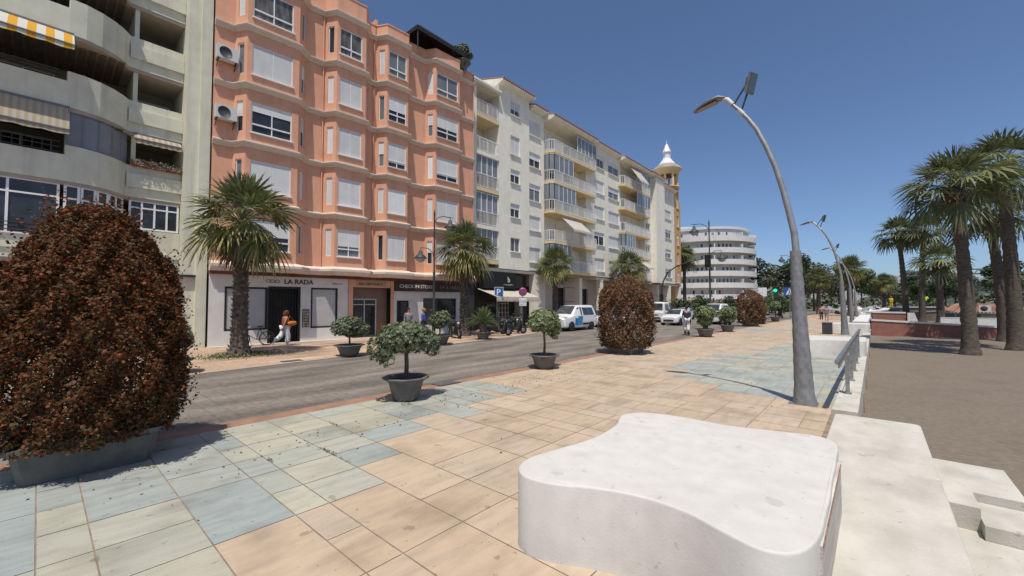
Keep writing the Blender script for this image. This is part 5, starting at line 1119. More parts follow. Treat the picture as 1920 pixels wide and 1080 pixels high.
# ------------------------------------------------------------ vehicles (front towards -y)
M_tyre = mat('tyre', (.02, .02, .02), None, rough=.9); M_rim = mat('rim', (.35, .35, .36), None, rough=.35, metal=.8); M_cglass = mat('car_glass', (.02, .025, .03), (.06, .07, .08), 2.5, .05, spec=.6)
M_lampw = mat('headlight', (.5, .5, .5), None, rough=.1); M_lampr = mat('tail_light', (.35, .02, .02), None, rough=.2); M_trim = mat('black_trim', (.025, .025, .025), None, rough=.6)
def paint(nm, c): return mat(nm, c, None, rough=.22, spec=.6)
def car(name, label, cat, loc, rz, st, wy, wr, m, side, front, rear, group=None, extra=None, plate=True):
    "st: stations (y, zbot, zbelt, ztop, halfwidth, halfwidth_top)"
    t = thing(name, label, cat, loc, rz, group); g = MB(); vs = []; n = 14
    for y, zb, zm, zt, w_, wt in st:
        h = [(w_ * .9, zb), (w_ * .985, zb + .1), (w_, zb + (zm - zb) * .55), (w_ * .975, zm), (wt, zt - .07), (wt * .86, zt), (wt * .4, zt + .025)]
        vs += [(x, y, z) for x, z in h] + [(-x, y, z) for x, z in h[::-1]]
    g.add(vs, [(i * n + j, i * n + (j + 1) % n, (i + 1) * n + (j + 1) % n, (i + 1) * n + j) for i in range(len(st) - 1) for j in range(n)], 0)
    g.add(vs[:n], [tuple(range(n))]); g.add(vs[-n:], [tuple(range(n))[::-1]]); g.build('body', m, t)
    def xs(y, z):
        for a, b in zip(st[:-1], st[1:]):
            if a[0] <= y <= b[0]:
                f_ = (y - a[0]) / (b[0] - a[0]); v = [p + (q - p) * f_ for p, q in zip(a, b)]; k_ = min(max((z - v[2]) / max(v[3] - .07 - v[2], .01), 0), 1); return v[4] * .975 + (v[5] - v[4] * .975) * k_
        return st[-1][4]
    for poly in side:
        for sg in (1, -1):
            g = MB(); pts = [(sg * (xs(y, z) + .012), y, z) for y, z in poly]; g.add(pts, [tuple(range(len(pts)))]); g.build('side_window', M_cglass, t)
    for nm, q in (('windscreen', front), ('rear_window', rear)):
        g = MB(); (y0, z0, w0), (y1, z1, w1) = q; o = -.03 if nm == 'windscreen' else .03
        g.add([(-w0, y0 + o, z0 + .055), (w0, y0 + o, z0 + .055), (w1, y1 + o, z1 + .045), (-w1, y1 + o, z1 + .045)], [(0, 1, 2, 3)]); g.build(nm, M_cglass, t)
    hw = max(s_[4] for s_ in st)
    for y in wy:
        for sg in (1, -1):
            wh = bpy.data.objects.new('wheel', None); COL.objects.link(wh); wh.parent = t; wh.location = (sg * (hw - .11), y, wr); wh.rotation_euler = (0, sg * pi / 2, 0)
            g = MB(); g.lathe([(wr * .62, -.1), (wr * .95, -.1), (wr, -.06), (wr, .07), (wr * .95, .11), (wr * .62, .11), (wr * .62, -.1)], 22); g.build('tyre', M_tyre, wh)
            g = MB(); g.lathe([(.001, .06), (.08, .09), (wr * .3, .07), (wr * .6, .10), (wr * .63, .10)], 18); 
            g.build('rim', M_rim, wh)
            g = MB(); g.T = Matrix.Translation((sg * (hw - .004), y, wr + .02)) @ Matrix.Rotation(sg * pi / 2, 4, 'Y'); g.lathe([(.001, -.0), (wr * 1.17, -.0), (wr * 1.17, -.08)], 20); g.build('wheel_arch', M_trim, t)
    L0, L1 = st[0], st[-1]
    for sg in (1, -1):
        g = MB(); z = L0[2] - .12; g.extr([(sg * L0[4] * .45, L0[0] - .012, z - .12), (sg * L0[4] * .93, L0[0] + .06, z - .08), (sg * L0[4] * .95, L0[0] + .10, z + .04), (sg * L0[4] * .5, L0[0] - .005, z + .02)], (0, .03, 0)); g.build('headlight', M_lampw, t)
        g = MB(); g.box(*sorted((sg * L1[4] * .8, sg * L1[4] * .97)), L1[0] - .03, L1[0] + .015, L1[2] - .25, L1[2] + .1); g.build('tail_light', M_lampr, t)
        g = MB(); yy = front[0][0] + .25; g.box(*sorted((sg * (hw + .02), sg * (hw + .2))), yy, yy + .1, L0[2] + .12, L0[2] + .3); g.build('mirror', m, t)
    g = MB(); g.box(-L0[4] * .7, L0[4] * .7, L0[0] - .02, L0[0] + .05, L0[1] + .08, L0[1] + .24); g.box(-L0[4] * .38, L0[4] * .38, L0[0] - .018, L0[0] + .05, L0[2] - .24, L0[2] - .12); g.build('grille', M_trim, t)
    if plate: g = MB(); g.box(-.26, .26, L0[0] - .035, L0[0] - .022, L0[1] + .27, L0[1] + .38); g.build('number_plate', M_signw, t)
    g = MB(); g.box(-hw * .85, hw * .85, st[1][0], st[-2][0], .16, st[1][1] + .05); g.build('underbody', M_trim, t)
    return t
M_cw = paint('white_paint', (.66, .66, .66)); M_cs = paint('silver_paint', (.38, .38, .39)); M_cd = paint('dark_paint', (.03, .032, .036))
vst = [(-2.15, .28, .82, .90, .70, .60), (-2.0, .24, .92, .98, .84, .70), (-1.3, .22, 1.02, 1.14, .90, .76), (-1.15, .22, 1.06, 1.22, .91, .74), (-.45, .22, 1.10, 1.80, .92, .70), (0, .22, 1.1, 1.86, .92, .71), (1.9, .22, 1.12, 1.86, .92, .70), (2.12, .25, 1.12, 1.72, .90, .66), (2.22, .3, 1.1, 1.2, .86, .64)]
van = car('parked_van', 'white van with a blue door panel parked at the far kerb facing the camera', 'van', (-17.0 - .55, 27.0, .0), 0, vst, (-1.35, 1.42), .32, M_cw,
    [[(-1.05, 1.16), (-.98, 1.2), (-.42, 1.68), (.1, 1.72), (.1, 1.14)], [(.28, 1.14), (.22, 1.70), (1.7, 1.70), (1.85, 1.2), (1.75, 1.14)]], ((-1.15, 1.2, .68), (-.47, 1.78, .62)), ((2.2, 1.2, .62), (2.12, 1.7, .6)))
g = MB()
for sg in (1, -1): x = sg * .925; g.add([(x, -.95, .42), (x, .05, .42), (x, .08, .62), (x, .16, 1.06), (x, -.88, 1.06)], [(0, 1, 2, 3, 4)])
g.build('door_graphic', paint('blue_vinyl', (.03, .22, .45)), van)
g = MB(); [g.box(*sorted((sg * .92, sg * .935)), .1, 1.1, .42, .56) for sg in (1, -1)]; g.build('side_moulding', M_trim, van)
g = MB(); g.box(-.75, .75, -2.0, -1.65, 1.0, 1.015); g.build('bonnet_graphic', paint('orange_vinyl', (.65, .35, .08)), van)
hst = [(-1.95, .28, .66, .72, .66, .55), (-1.8, .24, .74, .80, .80, .66), (-1.0, .22, .86, .94, .85, .72), (-.85, .22, .88, .98, .86, .72), (-.1, .22, .90, 1.40, .87, .60), (.5, .22, .92, 1.45, .87, .60), (1.3, .22, .94, 1.38, .87, .58), (1.85, .25, .95, 1.0, .84, .62), (1.95, .3, .9, .94, .78, .6)]
hs = [[(-.72, .98), (-.12, 1.32), (.45, 1.37), (.45, .97)], [(.53, .97), (.53, 1.37), (1.25, 1.30), (1.5, 1.0)]]
hc = car('oncoming_car', 'white hatchback driving towards the camera beside the kick scooter rider', 'car', (-14.2, 39.8, 0), 0, hst, (-1.2, 1.2), .31, M_cw, hs, ((-.83, .98, .66), (-.12, 1.38, .54)), ((1.84, 1.0, .6), (1.32, 1.36, .52)))
pc = car('parked_car', 'white car parked behind the van with the blue door', 'car', (-18.0, 32.6, 0), 0, hst, (-1.2, 1.2), .31, paint('pearl_paint', (.55, .56, .57)), hs, ((-.83, .98, .66), (-.12, 1.38, .54)), ((1.84, 1.0, .6), (1.32, 1.36, .52)), 'cars parked along the far kerb')
for x, y, lb in ((-18.05, 37.4, 'second parked car hidden mostly by the dry shrub column'), (-17.9, 52.6, 'silver car parked beyond the small white truck'), (-17.9, 60.5, 'farther silver car parked under the lantern')): copy_tree(pc, (x, y, 0), 0, lb)
tst = [(-2.6, .3, .95, 1.0, .80, .72), (-2.5, .26, 1.15, 1.22, .92, .84), (-2.25, .26, 1.2, 2.0, .95, .80), (-1.9, .26, 1.2, 2.12, .95, .80), (-.9, .26, 1.2, 2.14, .95, .80), (-.7, .26, 1.2, 2.0, .93, .78), (-.65, .5, .95, 1.0, .9, .86), (2.6, .5, .9, .95, .9, .86), (2.65, .5, .9, .94, .9, .86)]
tk = car('small_truck', 'small white flatbed truck facing the camera behind the dry shrub column', 'truck', (-17.7, 46.0, 0), 0, tst, (-1.7, 1.7), .36, M_cw, [[(-2.1, 1.25), (-1.95, 1.9), (-1.05, 1.92), (-1.0, 1.25)]], ((-2.48, 1.24, .8), (-2.26, 1.96, .72)), ((-.68, 1.3, .5), (-.71, 1.8, .5)))
g = MB(); g.box(-.95, .95, -.5, 2.65, .96, 1.0); g.box(-.95, .95, -.55, -.48, 1.0, 1.9); g.box(-.95, -.9, -.48, 2.65, 1.0, 1.35); g.box(.9, .95, -.48, 2.65, 1.0, 1.35); g.build('flatbed', M_grey, tk)
g = MB(); g.box(-.9, -.55, -2.66, -2.58, .55, .8); g.build('marker_light', M_lampr, tk)
v2 = copy_tree(van, (-12.1, 44.6, 0), 0, 'white van waiting behind the two potted trees on the road', 1.05)
for c in children(v2):
    if 'graphic' in c.name: bpy.data.objects.remove(c)
for i, (x, y, lb, rz) in enumerate(((-6.3, 97, 'distant silver car crossing at the end of the promenade', 1.4), (-2.2, 99, 'distant silver car right of the nearest lamp post', 1.5), (-13.6, 70, 'dark car waiting by the green traffic light', 0), (-3.8, 108, 'farthest silver car beyond the promenade', 1.5), (-13.0, 82, 'distant car on the road behind the crossing sign', 0.05), (.4, 116, 'distant car seen beyond the third lamp post', 1.5))):
    c = copy_tree(hc if i != 2 else pc, (x, y, 0), rz, lb)
    if i != 1:
        for ch in children(c):
            if ch.name.startswith('body'): ch.data = ch.data.copy(); ch.data.materials[0] = M_cd if i == 2 else M_cs

# motor scooters
def moto(label, loc, rz, m):
    t = thing('motor_scooter', label, 'motor scooter', loc, rz, 'motor scooters parked on the far pavement'); g = MB()
    sec = [(-.62, .45, .62, .06), (-.5, .34, .95, .17), (-.38, .28, 1.0, .19), (-.3, .24, .44, .20), (.05, .22, .38, .21), (.15, .24, .68, .17), (.3, .3, .74, .18), (.8, .42, .74, .17), (.98, .58, .72, .09)]; n = 8; vs = []
    for y, z0, z1, w_ in sec: vs += [(w_ * cos(a), y, (z0 + z1) / 2 + (z1 - z0) / 2 * sin(a)) for a in [2 * pi * j / n for j in range(n)]]
    g.add(vs, [(i * n + j, (i + 1) * n + j, (i + 1) * n + (j + 1) % n, i * n + (j + 1) % n) for i in range(len(sec) - 1) for j in range(n)], 0, None, True); g.add(vs[:n], [tuple(range(n))]); g.add(vs[-n:], [tuple(range(n))[::-1]]); g.build('body', m, t)
    g = MB(); g.tube([(0, .12, .78), (0, .3, .82), (0, .75, .84), (0, .95, .80)], [.1, .15, .15, .08], 8); g.build('seat', M_trim, t)
    for y in (-.68, .72):
        w_ = bpy.data.objects.new('wheel', None); COL.objects.link(w_); w_.parent = t; w_.location = (0, y, .25); w_.rotation_euler = (0, pi / 2, 0)
        g = MB(); g.lathe([(.15, -.05), (.23, -.055), (.25, 0), (.23, .055), (.15, .05), (.15, -.05)], 20); g.build('tyre', M_tyre, w_); g = MB(); g.lathe([(.001, .03), (.15, .04), (.15, -.04), (.001, -.03)], 14); g.build('rim', M_rim, w_)
    g = MB(); g.tube([(-.05, -.68, .25), (-.05, -.5, .8)], .025, 6); g.tube([(.05, -.68, .25), (.05, -.5, .8)], .025, 6); g.tube([(-.32, -.30, 1.05), (-.15, -.42, 1.03), (.15, -.42, 1.03), (.32, -.30, 1.05)], .018, 6); g.build('handlebar', M_grey, t)
    for sg in (-1, 1): g = MB(); g.tube([(sg * .2, -.42, 1.04), (sg * .28, -.45, 1.22)], .007, 5); g.T = Matrix.Translation((sg * .28, -.45, 1.25)) @ Matrix.Rotation(pi / 2, 4, 'X'); g.lathe([(.001, .01), (.06, .01), (.065, -.01), (.001, -.01)], 12); g.build('mirror', M_trim, t)
    g = MB(); g.T = Matrix.Translation((0, -.53, .86)) @ Matrix.Rotation(pi / 2, 4, 'X'); g.lathe([(.001, .03), (.07, .025), (.08, -.02)], 12); g.build('headlight', M_lampw, t)
    g = MB(); g.box(-.15, .15, .95, 1.2, .82, 1.1); g.build('top_box', M_trim, t)
    return t
ms = moto('black motor scooter parked beside the potted cycad', (-17.4, 18.6, .03), radians(155), M_black)
copy_tree(ms, (-18.9, 21.9, .03), radians(60), 'black motor scooter parked under the no parking sign')
copy_tree(ms, (-18.4, 16.0, .03), radians(70), 'motor scooter parked behind the right hand street palm')
copy_tree(ms, (-17.9, 20.6, .03), radians(150), 'black motor scooter with its nose behind the first one')

# bicycle leaning by the shop
def torus(g, c, r, rr, n=22, mi=0, ax='x'):
    pts = [(c[0], c[1] + r * cos(2 * pi * i / n), c[2] + r * sin(2 * pi * i / n)) for i in range(n + 1)]; g.tube(pts, rr, 6, mi, False)
bk = thing('bicycle', 'dark bicycle leaning against the white shop wall left of the door', 'bicycle', (-22.1, 6.75, .02), radians(-4))
for y in (-.5, .55):
    wh = bpy.data.objects.new('wheel', None); COL.objects.link(wh); wh.parent = bk; g = MB(); torus(g, (0, y, .34), .32, .025); g.build('tyre', M_tyre, wh); g = MB()
    for i in range(12): a = pi * i / 6; g.tube([(0, y, .34), (0, y + .31 * cos(a), .34 + .31 * sin(a))], .004, 4, cap=False)
    g.build('spokes', M_rim, wh)
g = MB(); P_ = dict(bb=(0, .1, .3), st=(0, .22, .8), hd=(0, -.3, .82), hb=(0, -.36, .62), rw=(0, .55, .34), fw=(0, -.5, .34))
for a, b in (('bb', 'st'), ('bb', 'hb'), ('hd', 'hb'), ('st', 'hd'), ('bb', 'rw'), ('st', 'rw'), ('hb', 'fw')): g.tube([P_[a], P_[b]], .018, 6)
g.build('frame', M_trim, bk); g = MB(); g.tube([(0, -.3, .82), (0, -.28, 1.0)], .015, 6); g.tube([(-.28, -.3, 1.04), (0, -.3, 1.0), (.28, -.3, 1.04)], .014, 6); g.build('handlebar', M_trim, bk)
g = MB(); g.tube([(0, .12, .92), (0, .36, .93)], [.03, .07], 8); g.tube([(0, .22, .8), (0, .23, .92)], .014, 6); g.build('saddle', M_trim, bk)

# ------------------------------------------------------------ people
def skin(name, verts, edges, radii, m, par, sub=1):
    me = bpy.data.meshes.new(name); me.from_pydata([tuple(v) for v in verts], edges, []); o = bpy.data.objects.new(name, me); COL.objects.link(o)
    md = o.modifiers.new('s', 'SKIN'); o.modifiers.new('u', 'SUBSURF').levels = sub; o.modifiers['u'].render_levels = sub
    for i, r in enumerate(radii): me.skin_vertices[0].data[i].radius = (r, r) if not isinstance(r, tuple) else r
    me.skin_vertices[0].data[0].use_root = True
    bpy.context.view_layer.update(); n = bpy.data.meshes.new_from_object(o.evaluated_get(bpy.context.evaluated_depsgraph_get())); bpy.data.objects.remove(o)
    n.name = name; n.materials.clear(); n.materials.append(m); n.polygons.foreach_set('use_smooth', [True] * len(n.polygons)); o = bpy.data.objects.new(name, n); COL.objects.link(o); o.parent = par; return o
M_skin = mat('skin', (.42, .22, .14), None, rough=.6); M_jeans = mat('dark_trousers', (.03, .04, .06), None, rough=.9)
def person(label, loc, rz, J, top, bottom, hair, hairlen=.0, sleeve=True, wide=1., shoe=None, grp=None, legskin=False, s=1.):
    "J overrides joints, front is -y"
    B = dict(pel=(0, 0, .95), wai=(0, 0, 1.10), che=(0, 0, 1.30), nec=(0, 0, 1.47), hd0=(0, -.01, 1.56), hd1=(0, -.02, 1.64), hd2=(0, -.01, 1.71),
             shL=(-.18, 0, 1.40), elL=(-.24, .02, 1.12), wrL=(-.25, -.08, .90), shR=(.18, 0, 1.40), elR=(.24, .02, 1.12), wrR=(.25, -.08, .90),
             hiL=(-.09, 0, .90), knL=(-.10, -.02, .49), anL=(-.10, 0, .08), toL=(-.10, -.15, .03), hiR=(.09, 0, .90), knR=(.10, -.02, .49), anR=(.10, 0, .08), toR=(.10, -.15, .03))
    B.update(J); B = {a: Vector(b) for a, b in B.items()}
    rad = dict(pel=(.13, .10), wai=(.115, .085), che=(.14, .10), nec=.048, hd0=.062, hd1=(.078, .088), hd2=(.068, .078), shL=.055, shR=.055, elL=.038, elR=.038, wrL=.026, wrR=.026, hiL=.088, hiR=.088, knL=.058, knR=.058, anL=.038, anR=.038, toL=.032, toR=.032)
    K = list(B); E_ = [('pel', 'wai'), ('wai', 'che'), ('che', 'nec'), ('nec', 'hd0'), ('hd0', 'hd1'), ('hd1', 'hd2'), ('che', 'shL'), ('shL', 'elL'), ('elL', 'wrL'), ('che', 'shR'), ('shR', 'elR'), ('elR', 'wrR'), ('pel', 'hiL'), ('hiL', 'knL'), ('knL', 'anL'), ('anL', 'toL'), ('pel', 'hiR'), ('hiR', 'knR'), ('knR', 'anR'), ('anR', 'toR')]
    vs = [B[a] for a in K]; rr = [rad[a] for a in K]; es = [(K.index(a), K.index(b)) for a, b in E_]
    vs.append(B['hd1'] + Vector((0, -.10, -.01))); rr.append(.014); es.append((K.index('hd1'), len(vs) - 1))
    for sd_ in 'LR':      # hand: palm, four fingers and thumb
        w_ = B['wr' + sd_]; d = (w_ - B['el' + sd_]).normalized(); sx_ = -1 if sd_ == 'L' else 1; sd2 = d.cross(Vector((sx_, 0, 0))).normalized() if abs(d.x) < .9 else Vector((0, 0, 1))
        vs.append(w_ + d * .07); rr.append(.022); pi_ = len(vs) - 1; es.append((K.index('wr' + sd_), pi_)); cr = Vector((-sx_, 0, 0)) * .4
        for q, ln in enumerate((.065, .075, .07, .055)):
            vs.append(w_ + d * .10 + sd2 * (.02 * (q - 1.5))); rr.append(.0085); es.append((pi_, len(vs) - 1)); vs.append(vs[-1] + (d + cr).normalized() * ln * .6); rr.append(.008); es.append((len(vs) - 2, len(vs) - 1)); vs.append(vs[-1] + (d * .6 + cr * 2).normalized() * ln * .4); rr.append(.007); es.append((len(vs) - 2, len(vs) - 1))
        vs.append(w_ + d * .06 + sd2 * .045 + cr * .03); rr.append(.009); es.append((pi_, len(vs) - 1)); vs.append(vs[-1] + d * .03 + cr * .03); rr.append(.008); es.append((len(vs) - 2, len(vs) - 1))
    t = thing('person', label, 'person', loc, rz, grp); t.scale = (s,) * 3
    skin('body', vs, es, rr, M_skin, t, 1)
    def part(nm, ks, sc2, m, ov={}):
        ks2 = [x for x in ks]; e2 = [(ks2.index(a), ks2.index(b)) for a, b in E_ if a in ks2 and b in ks2]
        r2 = []
        for a in ks2:
            r = ov.get(a, rad[a]); r2.append(tuple(q * sc2 + .006 for q in r) if isinstance(r, tuple) else r * sc2 + .006)
        skin(nm, [B[a] for a in ks2], e2, r2, m, t, 1)
    part('shirt', ['wai', 'pel', 'che', 'shL', 'shR'] + (['elL', 'elR'] if sleeve else []), 1.25, top, {'wai': (.14, .12), 'pel': (.15, .13), 'che': (.145, .115)})
    part('trousers', ['pel', 'hiL', 'knL', 'hiR', 'knR'] + ([] if legskin else ['anL', 'anR']), 1.12 * wide, bottom, {'knL': .07 * wide, 'knR': .07 * wide, 'anL': .052 * wide ** 2, 'anR': .052 * wide ** 2})
    h1 = B['hd1']; g = MB(); vs = []; n = 12
    for i in range(7):
        ph = pi * i / 6 * .62
        for j in range(n):
            a = 2 * pi * j / n; fr_ = (1 - .0 * sin(a)); vs.append((h1.x + .098 * sin(ph) * cos(a), h1.y + .022 + .108 * sin(ph) * sin(a), h1.z + .03 + .098 * cos(ph) - (.05 if sin(a) > .1 and i > 4 else 0)))
    g.add(vs, [(i * n + j, (i + 1) * n + j, (i + 1) * n + (j + 1) % n, i * n + (j + 1) % n) for i in range(6) for j in range(n)], 0, None, True); g.add(vs[:n], [tuple(range(n))])
    if hairlen: g.tube([h1 + Vector((0, .06, .06)), h1 + Vector((0, .085, -.06)), h1 + Vector((0, .10, -.06 - hairlen))], [.10, .115, .05], 10)
    g.build('hair', hair, t)
    for sg in (-1, 1): g = MB(); g.lathe([(.001, .008), (.009, .004), (.009, -.004), (.001, -.008)], 8, (h1.x + sg * .032, h1.y - .088, h1.z + .02)); g.build('eye', M_trim, t)
    for a in 'LR':
        g = MB(); A = B['an' + a]; T_ = B['to' + a]; d = (T_ - A); g.tube([A + Vector((0, .03, -.04)), A + d * .5 + Vector((0, 0, -.01)), T_ + d.normalized() * .04], [.045, .042, .03], 8); g.build('shoe', shoe or M_trim, t)
    return t
M_hr = mat('auburn_hair', (.13, .045, .02), None, rough=.7); M_hd = mat('dark_hair', (.015, .012, .01), None, rough=.7); M_hb = mat('sandy_hair', (.30, .17, .06), None, rough=.7)
M_wt = mat('white_trousers', (.68, .67, .66), None, rough=.9); M_rust = mat('rust_top', (.30, .09, .05), None, rough=.9); M_bluet = mat('blue_shirt', (.04, .10, .42), None, rough=.9); M_navy = mat('navy_shirt', (.03, .04, .07), None, rough=.9)
M_hiv = mat('lime_shirt', (.50, .68, .02), None, rough=.9, emit=None); M_yel = mat('yellow_shirt', (.60, .50, .03), None, rough=.9)
wm = person('woman with auburn hair, rust top and white trousers striding past the shop', (-21.1, 7.75, .02), radians(185) - pi * 0, dict(knR=(.10, .12, .50), anR=(.10, .42, .26), toR=(.10, .50, .14), knL=(-.10, -.10, .50), anL=(-.10, -.06, .08), toL=(-.10, -.2, .03), elR=(.23, .0, 1.13), wrR=(.22, -.24, 1.12), elL=(-.22, .12, 1.14), wrL=(-.2, .18, .92), nec=(0, -.03, 1.46), hd0=(0, -.05, 1.54), hd1=(0, -.08, 1.61), hd2=(0, -.06, 1.69)), M_rust, M_wt, M_hr, .14, False, 1.25, M_wt, s=.97)
bg = thing('shoulder_bag', 'orange bag held in front of the woman in white trousers', 'bag', (-20.95, 7.95, .95), radians(185)); g = MB(); g.tube([(-.0, .16, .1), (0, .02, .12), (0, -.22, .14)], [.09, .13, .09], 10); g.build('bag_body', mat('orange_leather', (.42, .13, .035), None, rough=.5), bg)
g = MB(); g.tube([(0, .14, .18), (-.05, .1, .5), (0, -.15, .24)], .012, 6); g.build('strap', MATS['orange_leather'], bg)
# kick scooter rider
ks = thing('kick_scooter', 'blue and dark kick scooter on the road under its rider', 'kick scooter', (-9.12, 27.45, 0), radians(212))
for y, m_ in ((-.50, mat('blue_tyre', (.03, .12, .40), None, rough=.6)), (.48, M_tyre)):
    g = MB(); torus(g, (0, y, .13), .10, .03, 16); g.build('wheel', m_, ks)
g = MB(); g.box(-.08, .08, -.3, .4, .10, .14); g.bar((0, .38, .12), (0, .5, .13), .04); g.bar((0, -.28, .13), (0, -.42, .3), .05); g.build('deck', M_trim, ks)
g = MB(); g.tube([(0, -.5, .13), (0, -.42, .3), (0, -.34, 1.0)], .02, 6); g.tube([(-.24, -.33, 1.0), (.24, -.33, 1.0)], .016, 6); g.build('handlebar', MATS['blue_tyre'], ks)
person('kick scooter rider in dark shirt, helmet and white trousers riding on the road', (-9.12, 27.45, .13), radians(212), dict(elL=(-.24, -.05, 1.1), wrL=(-.22, -.28, .98), elR=(.24, -.05, 1.1), wrR=(.22, -.28, .98), anL=(-.06, .12, .10), toL=(-.06, 0, .04), knL=(-.09, -.02, .49), knR=(.10, -.12, .52), anR=(.07, -.06, .10), toR=(.07, -.18, .04)), M_navy, M_wt, M_hd, 0, True, 1.2, s=.98)
person('person in a dark top seen over the potted tree by the salmon block', (-20.3, 14.1, .03), radians(80), {}, mat('grey_shirt', (.16, .19, .23), None, rough=.9), M_jeans, M_hd, .0, True, s=1.0, grp='two passers by at the check in shop')
person('person in a bright blue shirt with sandy hair by the shop window', (-20.2, 15.1, .03), radians(-60), {}, M_bluet, M_jeans, M_hb, .05, True, s=.98, grp='two passers by at the check in shop')
g = MB(); g.box(1.2, 30, 84.5, 95, -1, 1.34); struct(g, 'upper_path', M_far)
person('worker in a lime yellow top on the upper walk beyond the stone wall', (5.6, 86, 1.35), radians(180), dict(wrL=(-.2, -.25, 1.2), wrR=(.2, -.25, 1.2), elL=(-.3, 0, 1.15), elR=(.3, 0, 1.15)), M_hiv, M_jeans, M_hd, 0, True, 1.1, s=1.12, grp='people beyond the stone wall')
person('person in a yellow top farther left beyond the stone wall', (1.9, 88, 1.35), radians(180), {}, M_yel, M_yel, M_hb, 0, True, s=1.0, grp='people beyond the stone wall')
person('person in pink walking at the far end of the promenade', (-4.9, 62.0, 0), radians(10), dict(knL=(-.1, -.14, .5)), mat('pink_shirt', (.35, .12, .13), None, rough=.9), M_jeans, M_hd, 0, True, grp='walkers at the far end')
person('person in grey walking beside the pink one at the far end', (-4.1, 58.0, 0), radians(10), dict(knR=(.1, -.14, .5)), MATS['grey_shirt'], mat('tan_shorts', (.3, .25, .18), None), M_hd, 0, True, legskin=True, grp='walkers at the far end')

# ------------------------------------------------------------ beach side
def low_wall(name, label, pts, z0, tops, t, m, mc, over=.05, ct=.09, cat='wall'):
    o = thing(name, label, cat, (*pts[0], z0)); g = MB(); c = MB()
    for (a, b), (h0, h1) in zip(zip(pts[:-1], pts[1:]), tops):
        a = Vector(a) - Vector(pts[0]); b = Vector(b) - Vector(pts[0]); d, n = frame(a, b)
        g.extr([(*(a), 0), (*(b), 0), (*(b), h1), (*(a), h0)], (*(-n * t), 0)); A = a + n * over; B2 = b + n * over
        c.extr([(*A, h0 + .002), (*B2, h1 + .002), (*B2, h1 + ct), (*A, h0 + ct)], (*(-n * (t + 2 * over)), 0))
    g.build('wall_body', m, o); c.build('coping', mc, o); return o
low_wall('brick_wall', 'red brick wall with white coping across the sand behind the nearest palm', [(-.25, 42.2), (5.0, 43.9), (8.2, 45.0), (12.5, 46.4), (17, 48)], -.6, [(1.28, .98), (.98, .78), (.78, .5), (.5, .45)], .35, M_brick, M_white, ct=.13)
low_wall('brick_wall', 'smaller red brick block with a sloping white end beyond the first brick wall', [(-.2, 52.0), (2.1, 52.4)], -.6, [(1.72, 1.68)], .5, M_brick, M_white, ct=.13)
ro = thing('white_ramp', 'sloping white slab at the end of the small brick block', 'slab', (2.15, 51.9, -.6)); g = MB(); g.extr([(0, 0, 0), (1.0, 0, 0), (.5, 0, 1.75), (.05, 0, 1.75)], (0, .5, 0)); g.build('slab', M_white, ro)
low_wall('stone_wall', 'beige stone retaining wall behind the slender palm pair', [(1.4, 82.0), (5.2, 81.2), (6.4, 80.6)], -.6, [(1.3, 1.35), (1.35, 1.5)], 1.2, M_stonew, M_white, ct=.12)
low_wall('white_ledge', 'long white curved ledge at the end of the promenade parapet', [(-.4, 66), (1.2, 72), (1.5, 80), (3, 84), (7.5, 84)], -.6, [(1.5, 1.7), (1.7, 1.85), (1.85, 1.95), (1.95, 2.0)], .5, mat('grey_wall', (.17, .16, .14), (.13, .12, .10), 1, .9), M_white, .1, .14)
low_wall('white_wall', 'bright white low wall right of the nearest palm trunk', [(8.9, 46.9), (13.5, 48.6), (19, 50.4)], -.6, [(1.25, 1.15), (1.15, 1.0)], .4, M_white, M_white, .02, .06)
low_wall('white_wall', 'white terrace wall in front of the beach kiosk', [(5.6, 68), (10.2, 68.5)], -.6, [(.95, .95)], .3, M_white, M_white, .02, .06)
kd = thing('beach_kiosk', 'white beach kiosk with a red striped tiled roof and glazed front', 'kiosk', (6.35, 75.0, -.75), radians(-6)); kd.scale = (.82, .8, .74); g = MB()
panel(g, Vector((0, 0)), Vector((7.2, 0)), 0, 2.3, [(.2, 1.3, .6, 2.1), (1.45, 2.6, .1, 2.1), (2.75, 3.9, .6, 2.1)], .15); panel(g, Vector((0, 4)), Vector((0, 0)), 0, 2.3); panel(g, Vector((7.2, 0)), Vector((7.2, 4)), 0, 2.3); g.build('wall', mat('kiosk_grey', (.40, .42, .40), (.34, .36, .34), 1, .8), kd)
for a, b, z in ((.2, 1.3, .6), (1.45, 2.6, .1), (2.75, 3.9, .6)): win(kd, Vector((0, 0)), Vector((7.2, 0)), a, b, z, 2.1, panes=1, fr=.06, mframe=M_grey, glass=M_glassb)
g = MB(); g.add([(-.5, -.7, 2.2), (7.6, -.7, 2.2), (5.2, 2, 3.6), (1.5, 2, 3.6), (-.5, 4.6, 2.2), (7.6, 4.6, 2.2)], [(0, 1, 2, 3), (1, 5, 2), (5, 4, 3, 2), (4, 0, 3)])
for i in range(22): x = -.4 + .37 * i; xt = 1.5 + 3.7 * i / 21; g.tube([(x, -.72, 2.22), (xt, 2, 3.63)], .09, 6)
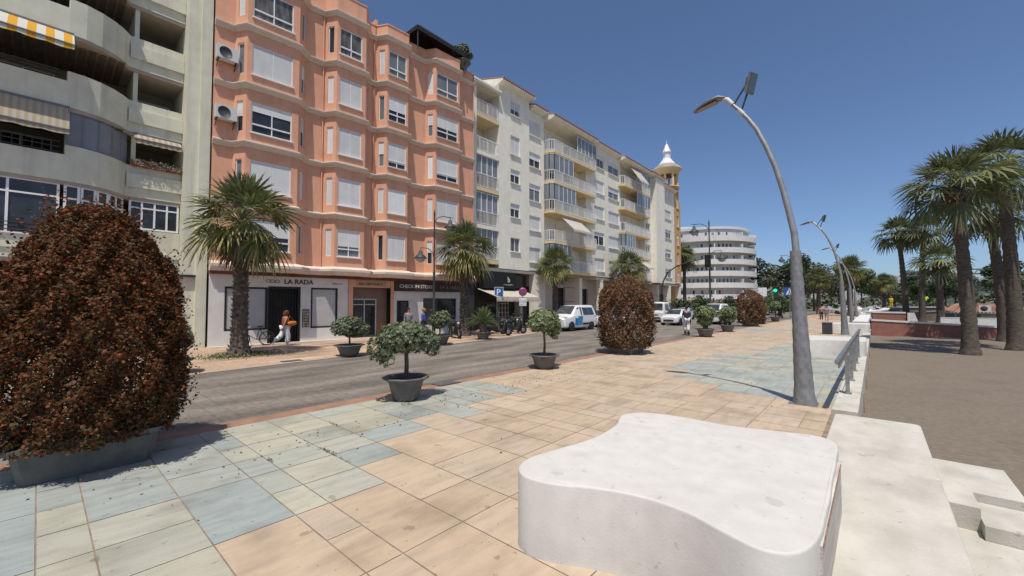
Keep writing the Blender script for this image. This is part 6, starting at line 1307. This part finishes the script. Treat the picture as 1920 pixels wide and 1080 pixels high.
g.build('roof', mat('striped_tile', (.40, .13, .08), island=[(.24, .10, .07), (.36, .22, .17), (.20, .08, .055)], rough=.8), kd)
g = MB(); g.box(-.5, 7.6, -.68, -.6, 2.08, 2.195); g.build('gutter', M_white, kd)
ac = thing('air_conditioner', 'air conditioner with a round dark fan on the beach kiosk roof', 'air conditioner', (9.75, 73.6, 1.0), radians(-6)); ac.scale = (.8,) * 3; g = MB(); g.box(-.6, .6, -.3, .3, 0, .95); g.build('casing', MATS['ac_white'], ac); g = MB(); g.T = Matrix.Translation((-.1, -.31, .48)) @ Matrix.Rotation(pi / 2, 4, 'X'); g.lathe([(.001, 0), (.37, 0), (.39, -.02)], 22); g.build('fan_grille', M_iron, ac)
# long pale roofed building and crane far away
fb = thing('far_building', 'long low white roofed building in front of the distant ridge', 'building', (4, 215, 0), radians(-8)); g = MB(); g.box(0, 60, 0, 14, 0, 9.5); g.build('wall', mat('far_grey', (.20, .22, .19), (.15, .17, .15), .2, .9), fb); g = MB(); g.box(-1, 61, -1, 15, 9.5, 10.6); g.build('roof', mat('far_white', (.52, .53, .52), None), fb)
cn = thing('tower_crane', 'long grey crane jib rising among the palms on the right', 'crane', (34, 120, 0), radians(-5)); g = MB()
g.bar((0, 0, 0), (0, 0, 8.5), .9)
g.build('mast', M_grey, cn); g = MB()
for z, y in ((7.8, -.5), (7.8, .5), (8.7, 0)): g.bar((-30, y, z), (6, y, z), .22)
for i in range(30): x = -30 + 1.2 * i; g.bar((x, -.5, 7.8), (x + .6, 0, 8.7), .12); g.bar((x + .6, 0, 8.7), (x + 1.2, .5, 7.8), .12)
g.build('jib', M_grey, cn)
copy_tree(ms, (.9, 88, .0), radians(30), 'white and dark motorbike parked beyond the end of the parapet', 1.15)
tub = thing('white_tub', 'small white round tub standing on the white parapet at the promenade end', 'tub', (-.9, 70, .78)); g = MB(); g.lathe([(.01, 0), (.28, 0), (.36, .62), (.40, .65), (.32, .66), (.26, .1)], 16); g.build('tub_body', M_white, tub)
